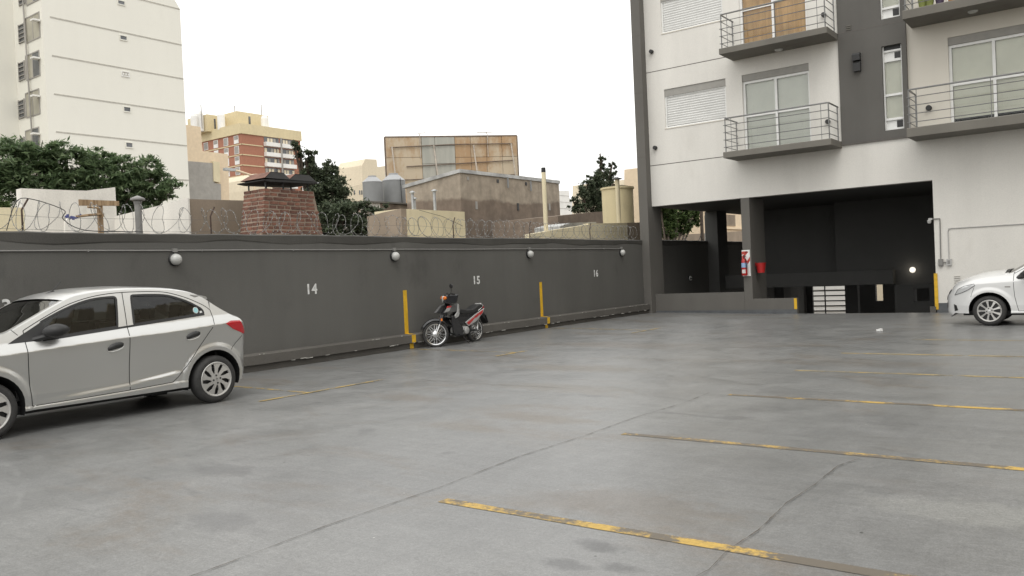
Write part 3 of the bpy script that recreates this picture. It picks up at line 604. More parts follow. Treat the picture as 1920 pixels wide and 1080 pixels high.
def wall_spot(x, z, lab):
    t = thing('wall_spot', lab, 'wall light', (x, F, z), 0, 'black spotlights on the facade')
    MB().lathe([(0, -.11), (.055, -.11), (.062, -.10), (.062, 0), (0, 0)], axis=1, n=20).build('body', 'black', t, True)
    MB().lathe([(0, -.113), (.045, -.113), (.045, -.1105)], axis=1, n=20).build('rim', 'blackm', t, True)
wall_spot(-12.02, 8.38, 'black round spotlight high on the white facade, beside the grey pillar')
wall_spot(-12.03, 5.33, 'black round spotlight on the white facade, lower one beside the grey pillar')
wall_spot(-6.68, 5.38, 'black round spotlight behind the railing of the lower middle balcony')
wall_spot(-6.68, 8.36, 'black round spotlight behind the railing of the upper middle balcony')
t = thing('wall_spot', 'black round spotlight behind the railing of the lower right balcony', 'wall light', (-4.12, F+.05, 5.37), 0, 'black spotlights on the facade')
MB().lathe([(0, -.11), (.062, -.11), (.07, -.10), (.07, 0), (0, 0)], axis=1, n=20).build('body', 'black', t, True)
MB().lathe([(0, -.113), (.05, -.113), (.05, -.1105)], axis=1, n=20).build('rim', 'blackm', t, True)
t = thing('vent_hood', 'small black double vent hood on the grey facade band', 'vent', (-5.84, F-.05, 6.86))
MB().prism([(-.12, .25), (0, .25), (0, .05), (-.15, .05), (-.15, .20)], 0, -.10, .10).build('hood', 'black', t)
MB().prism([(-.09, .02), (0, .02), (0, -.24), (-.12, -.24), (-.12, -.04)], 0, -.09, .10).build('hood', 'black', t)
MB().box(-.095, .105, -.02, -.001, .021, .049).build('back_plate', 'black', t)
t = thing('wall_grille', 'small pale louvre grille on the grey facade band by the upper balcony', 'grille', (-6.03, F-.05, 7.86))
for i in range(3): MB().cbox((0, -.012, -.05+i*.05), (.13, .02, .022)).build('louvre', 'slab', t)
# plants on the upper right balcony
for i, (px, m, lab, r) in enumerate(((1729, 'potg', 'dull green pot', .10), (1743, 'leafpot', 'yellow green pot with purple flowers', .10), (1762, 'potp', 'dark purple pot', .11), (1786, 'pot', 'orange clay pot', .12))):
    p = at(px, 18, 1, F-.86)
    t = thing('flower_pot', lab + ' on the floor of the upper right balcony', 'flower pot', (p.x, F-.80, 7.752), 0, 'flower pots on the upper right balcony')
    MB().lathe([(0, 0), (r*.72, 0), (r, r*1.9), (r*1.08, r*1.9), (r*1.08, r*2.2), (r*.9, r*2.2), (r*.85, r*1.9), (0, r*1.9)], n=18).build('pot', {'leafpot': 'potg'}.get(m, m), t, True)
    g = MB()
    for k in range(70):
        v = Vector((random.gauss(0, 1), random.gauss(0, 1), random.gauss(0, 1))).normalized()*random.uniform(.05, .17); c = v + Vector((0, 0, r*2.4+.1)); u = Vector((random.gauss(0, 1), random.gauss(0, 1), random.gauss(0, 1))).normalized(); w_ = u.orthogonal().normalized()
        g.add([c-u*.04, c+w_*.02, c+u*.04, c-w_*.02], [(0, 1, 2, 3)])
    g.build('plant', 'leafC', t)
# fire point on the second pillar
t = thing('fire_extinguisher', 'red fire extinguisher hung on its striped board on the grey pillar', 'fire extinguisher', (-9.185, F-.002, 1.14))
MB().box(-.145, .10, -.022, -.001, 0, .78).build('board', 'white', t)
bd = t.children[0]
for k in range(2): MB().add([(-.143, -.0235, .50+k*.14), (-.143, -.0235, .60+k*.14), (.0, -.0235, .74+k*.005), (.06, -.0235, .72+k*.005)][:4], [(0, 1, 2, 3)]).build('red_stripe', 'redlabel', bd)
MB().add([(.098, -.0236, .45), (.098, -.0236, .58), (-.02, -.0236, .40), (-.02, -.0236, .30)], [(0, 1, 2, 3)]).build('red_stripe', 'redlabel', bd)
MB().lathe([(0, .02), (.075, .02), (.085, .05), (.085, .44), (.06, .51), (.03, .53), (.03, .58), (0, .58)], (-.045, -.115, 0), n=22).build('cylinder', 'red', t, True)
MB().lathe([(.0865, .26), (.0865, .40)], (-.045, -.115, 0), n=22).build('label', 'bluelabel', t, True)
MB().lathe([(.0868, .09), (.0868, .20)], (-.045, -.115, 0), n=14, a0=R(235), a1=R(310)).build('label', 'numwhite', t, True)
MB().cbox((-.03, -.12, .60), (.03, .14, .035)).tube([(-.045, -.15, .57), (.02, -.2, .52), (.05, -.2, .30), (.045, -.19, .2)], .011, 6).build('valve_and_hose', 'black', t)
t = thing('fire_bucket', 'red fire bucket hanging on the side of the grey pillar', 'bucket', (-8.88, F+.30, 1.22))
MB().lathe([(0, 0), (.105, 0), (.15, .29), (.158, .29), (.158, .30), (.142, .30), (.10, .012), (0, .012)], n=24).build('pail', 'red', t, True)
MB().tube([(.15*math.cos(a), -.02, .29-.10*abs(math.sin(a))) for a in [math.pi*i/10 for i in range(11)]], .006, 5).build('handle', 'red', t)
MB().cbox((-.16, 0, .26), (.03, .04, .10)).build('hook', 'red', t)
# camera, conduits and boxes on the white wall
t = thing('security_camera', 'white dome security camera on a bent pipe at the garage edge', 'camera', (-4.10, F, 2.43))
MB().tube(catmull([(-.04, -.02, .03), (.06, -.02, .03), (.12, -.02, .025), (.145, -.02, -.02), (.14, -.02, -.5), (.135, -.02, -1.05)], 5), .014, 7).build('pipe', 'conduit', t, True)
MB().cbox((-.07, -.05, .03), (.09, .09, .05)).lathe([(0, -.09), (.03, -.085), (.05, -.05), (.05, .0), (0, .0)], (-.10, -.06, .005), n=16).build('head', 'conduitl', t, True)
t = thing('junction_box', 'grey square junction box under the bent camera pipe', 'junction box', (-3.965, F, 1.31))
MB().cbox((0, -.035, 0), (.11, .07, .18)).build('box', 'conduit', t); MB().cbox((0, -.073, 0), (.09, .008, .15)).build('lid', 'conduit', t); MB().tube([(.05, -.03, .0), (.14, -.03, .0)], .012, 6).build('link_pipe', 'conduit', t)
t = thing('switch_box', 'white switch box beside the grey junction box on the white wall', 'switch box', (-3.77, F, 1.31))
MB().cbox((0, -.03, 0), (.12, .06, .17)).build('box', 'conduitl', t); MB().cbox((-.005, -.063, .005), (.06, .008, .09)).build('switch', 'conduit', t)
MB().tube(catmull([(0, -.018, .08), (0, -.018, .5), (0, -.018, .80), (.02, -.018, .855), (.08, -.018, .875), (.8, -.018, .875), (4.0, -.018, .875)], 5), .012, 7).build('pipe', 'conduitl', t, True)
t = thing('wall_louvre', 'small white louvred vent low on the white wall', 'vent', (-3.60, F, .84))
MB().cbox((0, -.004, 0), (.17, .008, .24)).build('plate', 'bldwhite', t)
for i in range(5): MB().cbox((0, -.012, -.09+i*.045), (.14, .012, .012), Matrix.Rotation(.5, 3, 'X')).build('louvre', 'fargrey', t)
tag(MB().cbox((-4.17, 18.12, .022), (.10, .06, .035), Matrix.Rotation(.4, 3, 'Z')).cbox((-4.13, 18.10, .03), (.06, .05, .05), Matrix.Rotation(1.1, 3, 'Z')).build('litter', 'white'), 'small crumpled white litter lying on the deck before the garage', 'litter')
# ================================================================== neighbours beyond the wall
def slabX(name, mat, parent, X, pts, th, toground=False):
    P = [at(px, py, 0, X) for px, py in pts]; Q = [(p.y, p.z) for p in P]
    if toground: Q = Q + [(Q[-1][0], GZ), (Q[0][0], GZ)]
    return MB().prism(Q, 0, X, X-th).build(name, mat, parent)
def slabY(name, mat, parent, Y, pts, th, toground=False):
    P = [at(px, py, 1, Y) for px, py in pts]; Q = [(p.x, p.z) for p in P]
    if toground: Q = Q + [(Q[-1][0], GZ), (Q[0][0], GZ)]
    return MB().prism(Q, 1, Y, Y+th).build(name, mat, parent)
def rectX(px0, px1, py0, py1, X):
    a, b = at(px0, py0, 0, X), at(px1, py1, 0, X); return a.y, b.y, b.z, a.z     # y0, y1, zlow, zhigh
# --- ivory tower on the left
T = thing('apartment_tower', 'tall ivory apartment tower with horizontal joints at the upper left', 'building')
XT = -63.0; yA = at(88, 200, 0, XT).y; yB = at(347, 200, 0, XT).y; zt = at(337, 10, 0, XT).z
MB().prism([(yA, GZ), (yB, GZ), (yB, zt-.3), (yB-1.0, zt+1.2), (yB-1.6, zt+1.4), (yA, zt+3)], 0, XT, XT-4.6).build('wall', 'tower', T)
MB().box(XT-16, XT-4.601, yA-16, yB, GZ, zt+3).build('wall', 'tower', T)
for py in (18, 84, 147, 210, 272, 337):
    z = at(340, py, 0, XT).z
    MB().box(XT-.05, XT+.03, yA+.55, yB-.02, z-.045, z+.045).build('joint', 'towergr', T)
    MB().box(XT-4.65, XT-4.56, yA-16, yA-2.2, z-.05, z+.05).build('joint', 'towergr', T)
for px, py, w, m in ((227, 5, 12, 'farwin'), (231, 71, 12, 'farwin'), (235, 139, 13, 'towergr'), (238, 205, 12, 'farwin'), (242, 272, 12, 'farwin')):
    y0, y1, z0, z1 = rectX(px-w/2, px+w/2, py-4.5, py+4.5, XT)
    f = MB().box(XT-.02, XT+.06, y0-.06, y1+.06, z0-.08, z0-.002).box(XT-.02, XT+.06, y0-.06, y1+.06, z1+.002, z1+.06).box(XT-.02, XT+.06, y0-.06, y0-.002, z0, z1).box(XT-.02, XT+.06, y1+.002, y1+.06, z0, z1).build('vent_window', 'farwhite' if m == 'towergr' else 'tower', T)
    MB().box(XT-.01, XT+.02, y0, y1, z0, z1).build('pane', m, f)
    if m == 'towergr':
        for k in range(3): MB().box(XT+.021, XT+.04, y0+.06+k*.2, y0+.17+k*.2, z0+.06, z1-.06).build('slot', 'farwhite', f)
for k in range(7):      # windows on the end face
    c = at(62, 52+(k-1)*71.0, 1, yA); d = at(42, 62+(k-1)*71.0, 1, yA)
    f = MB()
    w, h = 1.05, .86
    f.box(c.x-w-.08, c.x+w+.08, yA-.05, yA+.02, c.z-h-.08, c.z-h).box(c.x-w-.08, c.x+w+.08, yA-.05, yA+.02, c.z+h, c.z+h+.08).box(c.x-w-.08, c.x-w, yA-.05, yA+.02, c.z-h, c.z+h).box(c.x+w, c.x+w+.08, yA-.05, yA+.02, c.z-h, c.z+h).box(c.x-.04, c.x+.04, yA-.04, yA+.02, c.z-h, c.z+h)
    f = f.build('window', 'fargrey', T)
    MB().box(c.x-w, c.x-.04, yA-.02, yA+.01, c.z-h, c.z+h).build('pane', 'shade', f); MB().box(c.x+.04, c.x+w, yA-.02, yA+.01, c.z-h, c.z+h).build('pane', 'shade' if k % 2 else 'farwin', f)
    f = MB()
    for q in range(5): f.box(d.x-.45, d.x+.45, yA-.10, yA-.03, d.z-.7+q*.32, d.z-.64+q*.32)
    f.box(d.x-.5, d.x-.45, yA-.10, yA+.01, d.z-.75, d.z+.7).box(d.x+.45, d.x+.5, yA-.10, yA+.01, d.z-.75, d.z+.7)
    f = f.build('louvred_window', 'fargrey', T); MB().box(d.x-.45, d.x+.45, yA-.02, yA+.01, d.z-.72, d.z+.68).build('pane', 'farwin', f)
    g = at(66, 38+(k-1)*71.0, 1, yA-.3); MB().cbox(g, (.5, .5, .12)).build('vent_pipe', 'farwhite', T)
p = at(45, 0, 1, yA-.15)
MB().tube([(p.x-.3, yA-.15, zt+3), (p.x+.2, yA-.18, 12), (p.x-.1, yA-.15, GZ)], .06, 6).build('downpipe', 'fargrey', T)
# --- red brick tower
T2 = thing('brick_tower', 'distant red brick apartment tower with cream parapet and white balconies', 'building')
X2 = -180.0; c0 = at(451, 231, 0, X2); yR = at(562, 246, 0, X2).y; xL = at(376, 260, 1, c0.y).x; zc = c0.z
MB().box(xL, X2, c0.y, yR, GZ, zc-2.6).build('wall', 'towerbrick', T2)
MB().box(xL-.3, X2+.3, c0.y-.3, yR+.3, zc-2.598, zc).build('parapet', 'towercream', T2)
a = at(386, 250, 1, c0.y)
MB().box(a.x-15, a.x-4, c0.y+3, c0.y+14, GZ, zc-2).build('wall', 'towerbrick', T2)
FH = 2.66
for k in range(11):
    z = zc-2.6-(k+1)*FH
    MB().box(xL+.1, X2+.14, c0.y-.12, c0.y-.002, z-.12, z+.12).build('floor_band', 'towercream', T2)
    MB().box(X2+.002, X2+.14, c0.y-.11, c0.y+6.4, z-.12, z+.12).build('floor_band', 'towercream', T2)
    for q in range(4):
        f = (q+.62)/4; x = xL + (X2-xL)*f - .4
        if k % 3 == 2 and q == 1: continue
        w = MB().box(x-.95, x+.95, c0.y-.10, c0.y-.004, z+.35, z+2.35).build('window', 'farwhite', T2)
        MB().box(x-.8, x+.8, c0.y-.14, c0.y-.101, z+(1.35 if (k+q) % 2 else .5), z+2.25).build('pane', 'farwhite' if (k*q) % 3 == 1 else 'fargrey', w)
    for b0, b1 in ((.36, .62), (.63, .87)):
        ya, yb = c0.y+(yR-c0.y)*b0, c0.y+(yR-c0.y)*b1
        w = MB().box(X2+.01, X2+1.1, ya, yb, z+.12, z+1.15).build('balcony', 'farwhite', T2)
        MB().box(X2+.02, X2+.05, ya+.1, yb-.1, z+1.16, z+FH-.1).build('recess', 'farwin', w)
        nn = 5
        for q in range(nn):
            yy = ya+(yb-ya)*(q+.5)/nn; ww = (yb-ya)/nn*.36
            if (q*3+k*5) % 4: MB().box(X2+.06, X2+.12, yy-ww, yy+ww, z+1.25, z+2.3).build('pane', 'farbeige' if (q+k) % 3 else 'fargrey', w)
MB().tube([(X2+1.2, c0.y+(yR-c0.y)*.61, GZ), (X2+1.2, c0.y+(yR-c0.y)*.61, zc-2.7)], .2, 5).build('downpipe', 'fargrey', T2)
for px0, px1, py0, py1, dx in ((444, 504, 208, 233, 7), (388, 424, 214, 235, 12)):
    a = at(px0, py0, 0, X2-dx); b = at(px1, py1, 0, X2-dx)
    MB().box(X2-dx-9, X2-dx, a.y, b.y, zc-.5, a.z).build('roof_house', 'towercream', T2)
    for q in (.35, .38): MB().box(X2-dx+.01, X2-dx+.1, a.y+(b.y-a.y)*q, a.y+(b.y-a.y)*q+.3, a.z-4, a.z-1).build('slit', 'farwin', T2)
for px, py0, py1, dx in ((496, 220, 232, 4), (414, 214, 235, 9), (364, 216, 236, 14), (374, 212, 236, 14)):
    a = at(px, py0, 0, X2-dx); MB().lathe([(0, 0), (1.0, 0), (1.0, a.z-zc), (.7, a.z-zc+.8), (0, a.z-zc+.9)], (X2-dx, a.y, zc-.4), n=10).build('roof_tank', 'farwhite', T2)
for px, py in ((377, 203), (490, 203), (440, 205)):
    a = at(px, py, 0, X2-12); MB().tube([(X2-12, a.y, zc), (X2-12, a.y, a.z+1)], .12, 4).build('antenna', 'fargrey', T2)
# --- peach building between them
T3 = thing('peach_building', 'peach coloured building with a stained grey party wall behind the tan wall', 'building')
slabX('wall', 'farpeach', T3, -76, [(340, 290), (340, 234), (351, 234), (376, 238), (380, 283), (427, 289), (429, 330), (430, 380)], 10, True)
slabX('party_wall', 'fargrey', T3, -75.7, [(352, 380), (352, 302), (401, 306), (402, 343), (414, 345), (415, 380)], .28)
slabX('panel', 'cream', T3, -75.6, [(401, 340), (400, 302), (412, 304), (413, 342)], .3)
tag(slabX('beige_block', 'farbeige', None, -110, [(466, 356), (467, 336), (476, 326), (505, 325), (508, 336), (512, 360)], 8, True), 'small beige block showing behind the chimney hood', 'building')
lp = thing('street_lamp', 'street lamp arm in front of the distant red brick tower', 'street lamp', tuple(at(476, 327, 0, -60)))
b = at(430, 318, 0, -60)-at(476, 327, 0, -60)
MB().tube([(0, 0, GZ-lp.location.z), (0, 0, -.4), (0, b.y*.1, -.1), (0, b.y*.6, b.z*.7), (0, b.y, b.z)], .09, 6).build('pole', 'farpeach', lp); MB().cbox((0, b.y, b.z), (.35, 1.0, .22)).build('lamp_head', 'galv', lp)
# --- far pale blocks
for nm, X, pts, lab in (('far_block', -230, [(679, 400), (679, 310), (685, 298), (706, 299), (708, 313), (722, 311), (724, 400)], 'far cream tower block behind the grey water tanks'),
                        ('far_block', -150, [(640, 400), (650, 350), (681, 345), (684, 345), (684, 400)], 'low cream block behind the dark tree and the tanks'),
                        ('far_block', -120, [(1046, 420), (1047, 358), (1067, 357), (1068, 372), (1075, 374), (1078, 420)], 'far white block right of the brown building'),
                        ('far_block', -85, [(1177, 430), (1178, 336), (1196, 334), (1200, 430)], 'pale block behind the cream cistern')):
    t = thing(nm, lab, 'building'); slabX('wall', 'farbeige' if X != -120 else 'farwhite', t, X, pts, 14, True)
    if X == -150:
        for px in (664, 674, 678):
            y0, y1, z0, z1 = rectX(px-1, px+1.4, 357, 365, X); MB().box(X+.01, X+.1, y0, y1, z0, z1).build('window', 'farwin', t)
    if X == -120:
        for py in (366, 378, 390):
            y0, y1, z0, z1 = rectX(1048, 1072, py, py+2, X); MB().box(X+.01, X+.1, y0, y1, z0, z1).build('band', 'fargrey', t)
# --- yards right behind the wall
tag(slabX('cream_yard_wall', 'cream', None, -17.0, [(-60, 388), (0, 389), (45, 389)], .25, True), 'low cream yard wall at the far left behind the razor wire', 'wall')
tag(slabX('white_wall', 'whitewall', None, -18.6, [(40, 353), (90, 355), (140, 357), (162, 357.5), (190, 354), (216, 351)], .25, True), 'tall whitewashed wall with a dipped top below the big tree', 'wall')
yy = at(350, 372, 0, -15.5).y
tag(slabY('sloped_wall', 'whitewall', None, yy, [(352, 372), (345, 373), (300, 385), (214, 406)], .04, True), 'white gable wall rising to the right behind the wire', 'wall')
tag(slabX('tan_wall', 'tanwall', None, -15.5, [(352, 373), (400, 374.5), (459, 376)], .25, True), 'bare tan rendered wall with a post in front, left of the brick chimney', 'wall')
tag(slabX('white_box', 'whitewall', None, -16.4, [(122, 440), (122, 416), (130, 406), (185, 405), (187, 440)], .05, True), 'bright white box shaped roof behind the timber frame', 'shed')
t = thing('timber_frame', 'weathered T shaped timber post standing behind the wall', 'timber')
p = at(188, 376, 0, -13.6); q = at(148, 374, 0, -13.6); r = at(222, 377, 0, -13.6)
MB().box(-13.66, -13.60, p.y-.035, p.y+.035, GZ, p.z-.05).build('post', 'timber', t)
MB().prism([(q.y, q.z), (r.y, r.z), (r.y, r.z-.08), (q.y, q.z-.10)], 0, -13.58, -13.62).build('crosspiece', 'timber', t)
u = at(140, 403, 0, -13.6); MB().tube([(-13.55, u.y, u.z-.03), (-13.55, u.y+.2, u.z), (-13.55, p.y+.02, u.z+.03)], .022, 5).tube([(-13.53, p.y-.25, u.z+.13), (-13.53, p.y-.05, u.z+.12), (-13.53, p.y, u.z-.02)], .018, 5).build('branch', 'timber', t)
rag = MB()
for k in range(9):
    c = Vector((-13.55, u.y-.16+k*.028, u.z-.03+random.uniform(-.03, .03))); rag.cbox(c, (.02, random.uniform(.015, .04), random.uniform(.02, .06)), Matrix.Rotation(random.uniform(-.6, .6), 3, 'X'))
tag(rag.build('blue_rags', 'bluerag'), 'small blue rags caught on the timber branch', 'rags')
def flue(px, py0, py1, X, r, mat, lab, cap=True, gr=None):
    a = at(px, py0, 0, X); b = at(px, py1, 0, X)
    t = thing('flue_pipe', lab, 'flue', (X, a.y, b.z), 0, gr)
    h = a.z-b.z; MB().tube([(0, 0, -.3 if not cap else -1.2), (0, 0, h)], r, 12).build('pipe', mat, t, True)
    if cap: MB().lathe([(0, .05), (r*2.0, .0), (r*2.1, -.03), (r*1.2, -.05), (r*1.1, -.10)], (0, 0, h+.02), n=14).build('cowl', mat, t, True)
    return t
flue(258, 374, 434, -13.6, .058, 'conduit', 'stout grey flue pipe with a flat cowl behind the left wire coils')
# --- brick chimney with a folded hood
ch = thing('brick_chimney', 'tapered old brick chimney with a folded metal hood behind the wall', 'chimney')
CX = -14.0; pc = at(497, 352, 0, CX); pb = at(490, 440, 0, CX); pr = at(589, 356, 0, CX); prb = at(605, 440, 0, CX)
zt = pc.z; zb = 1.4; zw = pb.z
def chw(z):   # y start, y end, x front, x back at height z
    f = (zt-z)/(zt-zw); return (pc.y+(pb.y-pc.y)*f, pr.y+(prb.y-pr.y)*f, CX + .03*f, CX-.70-.02*f)
vs = []
for z in (zb, zt-.01):
    a, b, x1, x0 = chw(z); vs += [(x1-.012, a+.012, z), (x1-.012, b-.012, z), (x0, b-.012, z), (x0, a+.012, z)]
MB().add(vs, [(0, 3, 2, 1), (4, 5, 6, 7), (0, 1, 5, 4), (1, 2, 6, 5), (2, 3, 7, 6), (3, 0, 4, 7)]).build('core', 'mortar', ch)
hc = .085; nrow = int((zt-zb)/hc)
def brickmesh(L, D):
    mb = MB(); h = .028
    c = .008; P = [(-L/2, -h+c), (-L/2+c, -h), (L/2-c, -h), (L/2, -h+c), (L/2, h-c), (L/2-c, h), (-L/2+c, h), (-L/2, h-c)]
    mb.prism(P, 1, -D/2, D/2); o = mb.build('brick', 'brick', None); me = o.data; bpy.data.objects.remove(o); return me
BMS = {L: brickmesh(L, .06) for L in (.23, .20, .17, .12, .09)}
for row in range(nrow):
    z = zt - hc*(row+.5); a, b, x1, x0 = chw(z)
    for face in (0, 1):
        lo, hi = (a, b) if face == 0 else (x0, x1-.03)
        p = lo + (0 if row % 2 else 0) ; first = True
        while p < hi-.05:
            L = random.choice([.23, .23, .20, .23, .17, .12]) if not (first and row % 2) else .12
            if p+L > hi: 
                cand = [q for q in (.20, .17, .12, .09) if p+q <= hi+.01]
                if not cand: break
                L = cand[0]
            first = False; me = BMS[L]
            c = (x1-.034+random.uniform(-.006, .006), p+L/2, z+random.uniform(-.004, .004)) if face == 0 else (p+L/2, a+.032+random.uniform(-.006, .006), z+random.uniform(-.004, .004))
            link('brick', me, ch, c, (random.uniform(-.02, .02), random.uniform(-.025, .025), (math.pi/2 if face == 0 else 0)+random.uniform(-.02, .02)))
            p += L + random.uniform(.018, .032)
hood_z = at(560, 352, 0, CX-.3).z+.04
def hp(px, py, X): v = at(px, py, 0, X); return (v.y, v.z)
for y0p, y1p in (((463, 345), (545, 346)), ((535, 350), (586, 350))): pass
z1 = zt+.10
ya, yb = chw(zt)[0], chw(zt)[1]
MB().prism([(ya-.07, z1+.04), (ya+.1, z1+.02), (yb+.04, z1+.05), (yb+.04, z1+.09), (ya+.1, z1+.07), (ya-.07, z1+.06)], 0, CX+.08, CX-.82).build('hood_tray', 'hood', ch)
for (p, q) in ((ya-.02, ya+.60), (ya+.58, yb+.02)):
    w = q-p
    MB().add([(CX+.06, p, z1+.095), (CX+.06, q, z1+.095), (CX-.78, q, z1+.095), (CX-.78, p, z1+.095), (CX-.02, p+w*.32, z1+.235), (CX-.02, q-w*.16, z1+.235), (CX-.66, q-w*.16, z1+.235), (CX-.66, p+w*.32, z1+.235)],
             [(0, 3, 2, 1), (4, 5, 6, 7), (0, 1, 5, 4), (1, 2, 6, 5), (2, 3, 7, 6)]).build('hood_cap', 'hood', ch)
    MB().add([(CX+.055, p-.01, z1+.10), (CX-.78, p-.01, z1+.10), (CX-.66, p+w*.32-.005, z1+.242), (CX-.02, p+w*.32-.005, z1+.242), (CX-.02, q-w*.16, z1+.2405), (CX-.66, q-w*.16, z1+.2405)], [(0, 1, 2, 3), (3, 2, 5, 4)]).build('hood_cap', 'hoodrust' if 'hoodrust' in MAT else 'towerbrick', ch)
for yy_ in (ya+.06, ya+.5, yb-.12):
    for xx in (CX-.06, CX-.62): MB().box(xx-.012, xx+.012, yy_-.012, yy_+.012, zt-.02, z1+.05).build('hood_leg', 'blackm', ch)
# --- cream shed with flues, tan lean-to
sh = thing('cream_shed', 'cream painted shed with two flues on its roof', 'shed')
XS_ = -20.0; slabX('wall', 'cream', sh, XS_, [(752, 391.5), (810, 394), (871, 397)], 1.3, True)
ysh = at(752, 395, 0, XS_).y
tag(slabY('lean_to_wall', 'tanwall', None, ysh-.02, [(752, 391), (720, 398), (688, 406)], .25, True), 'tan side wall sloping down to the dark tree', 'wall')
for px, py, r, lab in ((773, 361, .05, 'left thin steel flue on the cream shed'), (777, 373, .045, 'short steel flue beside the left flue on the cream shed'), (814, 358, .055, 'taller right steel flue on the cream shed')):
    flue(px, py, 394, XS_-.25, r, 'galv', lab, True, 'flues on the cream shed')
tag(MB().tube([at(786, 394, 0, XS_+.1), at(830, 406, 0, XS_+.1), at(868, 424, 0, XS_+.1)], .008, 4).build('stay_wire', 'black'), 'thin sagging wire in front of the cream shed', 'wire')
# --- brown rendered building
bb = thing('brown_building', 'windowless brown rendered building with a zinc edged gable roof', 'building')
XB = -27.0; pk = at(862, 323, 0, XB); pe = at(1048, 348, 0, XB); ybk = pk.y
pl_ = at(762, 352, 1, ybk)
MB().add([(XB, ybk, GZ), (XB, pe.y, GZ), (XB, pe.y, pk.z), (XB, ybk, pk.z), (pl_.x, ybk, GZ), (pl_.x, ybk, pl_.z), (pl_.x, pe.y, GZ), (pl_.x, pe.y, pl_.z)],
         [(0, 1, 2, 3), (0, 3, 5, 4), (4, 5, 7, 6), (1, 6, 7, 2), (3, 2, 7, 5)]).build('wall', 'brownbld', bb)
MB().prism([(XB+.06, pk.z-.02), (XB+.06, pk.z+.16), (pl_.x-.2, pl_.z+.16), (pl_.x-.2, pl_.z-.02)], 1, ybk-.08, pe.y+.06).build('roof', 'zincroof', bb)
for px, py0, py1, r in ((952, 332, 352, .05), (995, 340, 358, .05), (1043, 300, 300, .01)):
    if r < .02: continue
    a = at(px, py0, 0, XB+.12); c = at(px, py1, 0, XB+.12); MB().tube([(XB+.12, a.y, a.z), (XB+.12, a.y, c.z)], r, 8).build('pipe', 'tank', bb, True)
for px, py in ((893, 385), (971, 388), (1030, 388), (877, 335), (933, 340), (986, 345)):
    a = at(px, py, 0, XB); MB().box(XB-.02, XB+.03, a.y-.08, a.y+.08, a.z-.2 if py > 350 else a.z-.08, a.z+.2 if py > 350 else a.z+.1).build('vent', 'fargrey' if px in (893, 877, 1030) else 'blackm', bb)
# --- water tanks on their stand
st = thing('tank_stand', 'whitewashed brick stand under the two grey water tanks', 'stand')
XK = -32.0; yk0 = at(682, 380, 0, XK).y; yk1 = at(768, 380, 0, XK).y; zk = at(720, 378.5, 0, XK).z
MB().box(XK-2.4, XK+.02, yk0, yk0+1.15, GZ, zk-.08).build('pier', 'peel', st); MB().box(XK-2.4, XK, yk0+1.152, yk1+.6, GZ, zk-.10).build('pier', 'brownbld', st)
MB().box(XK-2.5, XK+.1, yk0-.08, yk1+.6, zk-.098+.02, zk).build('slab', 'slab', st)
for px, w_, top, lab, dx in ((700, 37, 332, 'left grey water tank with conical lid on the stand', .75), (740, 43, 328, 'right grey water tank with conical lid on the stand', .68)):
    c = at(px, 378, 0, XK-dx); r = w_/2/FPX*46*.98
    h = at(px, top, 0, XK-dx).z-zk
    t = thing('water_tank', lab, 'water tank', (XK-dx, c.y, zk), 0, 'grey water tanks'); h1 = h*.80
    MB().lathe([(0, 0), (r*.98, 0), (r, .05), (r, h1*.98), (0, h1*.98)], n=32).build('body', 'tank', t, True)
    MB().lathe([(r*1.02, h1*.965), (r*1.03, h1), (r*.5, h*.98), (r*.42, h*.98), (r*.42, h*1.04), (0, h*1.05)], n=32).build('lid', 'tanklid', t, True)
    if px == 740: MB().tube([(r+.03, -.15, h1*1.05), (r+.04, -.12, h1*.5), (r+.04, -.10, 0)], .018, 5).build('hose', 'black', t)
# --- back of a billboard
bd_ = thing('billboard', 'rear of a large rusty sheet metal billboard on the skyline', 'billboard')
def atd(px, py, dep):
    d = CAMM @ Vector(((px-960)/FPX, (540-py)/FPX, -1)); return EYE + d*dep
TL, TR = atd(721, 257, 62), atd(969, 254, 64); TR.z = TL.z
ux = (TR-TL).normalized(); nrm = Vector((ux.y, -ux.x, 0)); Wd = (TR-TL).length; Hd = 5.6
if nrm.dot(EYE-TL) < 0: nrm = -nrm
def bp(u, v, n_=0): return TL + ux*u + Vector((0, 0, -v)) + nrm*n_
cols = [0, .27*Wd, .37*Wd, .52*Wd, .64*Wd, .76*Wd, .88*Wd, Wd]; rows = [0, .42*4.2, .85*4.2*.62+.4, 3.6, Hd]
for i in range(len(cols)-1):
    rws = [0, 1.55, 3.2, Hd] if i == 0 else [0, .7, 2.05, 3.6, Hd] if i in (1, 2) else [0, 1.6, 3.25, Hd]
    for j in range(len(rws)-1):
        u0, u1, v0, v1 = cols[i]+.015, cols[i+1]-.015, rws[j]+.015, rws[j+1]-.015; dn = random.uniform(0, .02)
        vs = [bp(u0, v0, dn), bp(u1, v0, dn), bp(u1, v1, dn), bp(u0, v1, dn)]; vs += [v_-nrm*.03 for v_ in vs]
        MB().add(vs, [(0, 1, 2, 3), (7, 6, 5, 4), (0, 4, 5, 1), (1, 5, 6, 2), (2, 6, 7, 3), (3, 7, 4, 0)]).build('panel', 'zinc' if i in (1, 2) else 'rust', bd_)
vs = [bp(.02, .02, -.05), bp(Wd-.02, .02, -.05), bp(Wd-.02, Hd, -.05), bp(.02, Hd, -.05)]; vs += [v_-nrm*.05 for v_ in vs]
MB().add(vs, [(0, 1, 2, 3), (7, 6, 5, 4), (0, 4, 5, 1), (1, 5, 6, 2), (2, 6, 7, 3), (3, 7, 4, 0)]).build('backing', 'ruststeel', bd_)
for a_, b_ in (((0, 0), (Wd, 0)), ((0, 0), (0, Hd)), ((Wd, 0), (Wd, Hd))): MB().tube([bp(*a_, -.02), bp(*b_, -.02)], .07, 5).build('edge_frame', 'ruststeel', bd_)
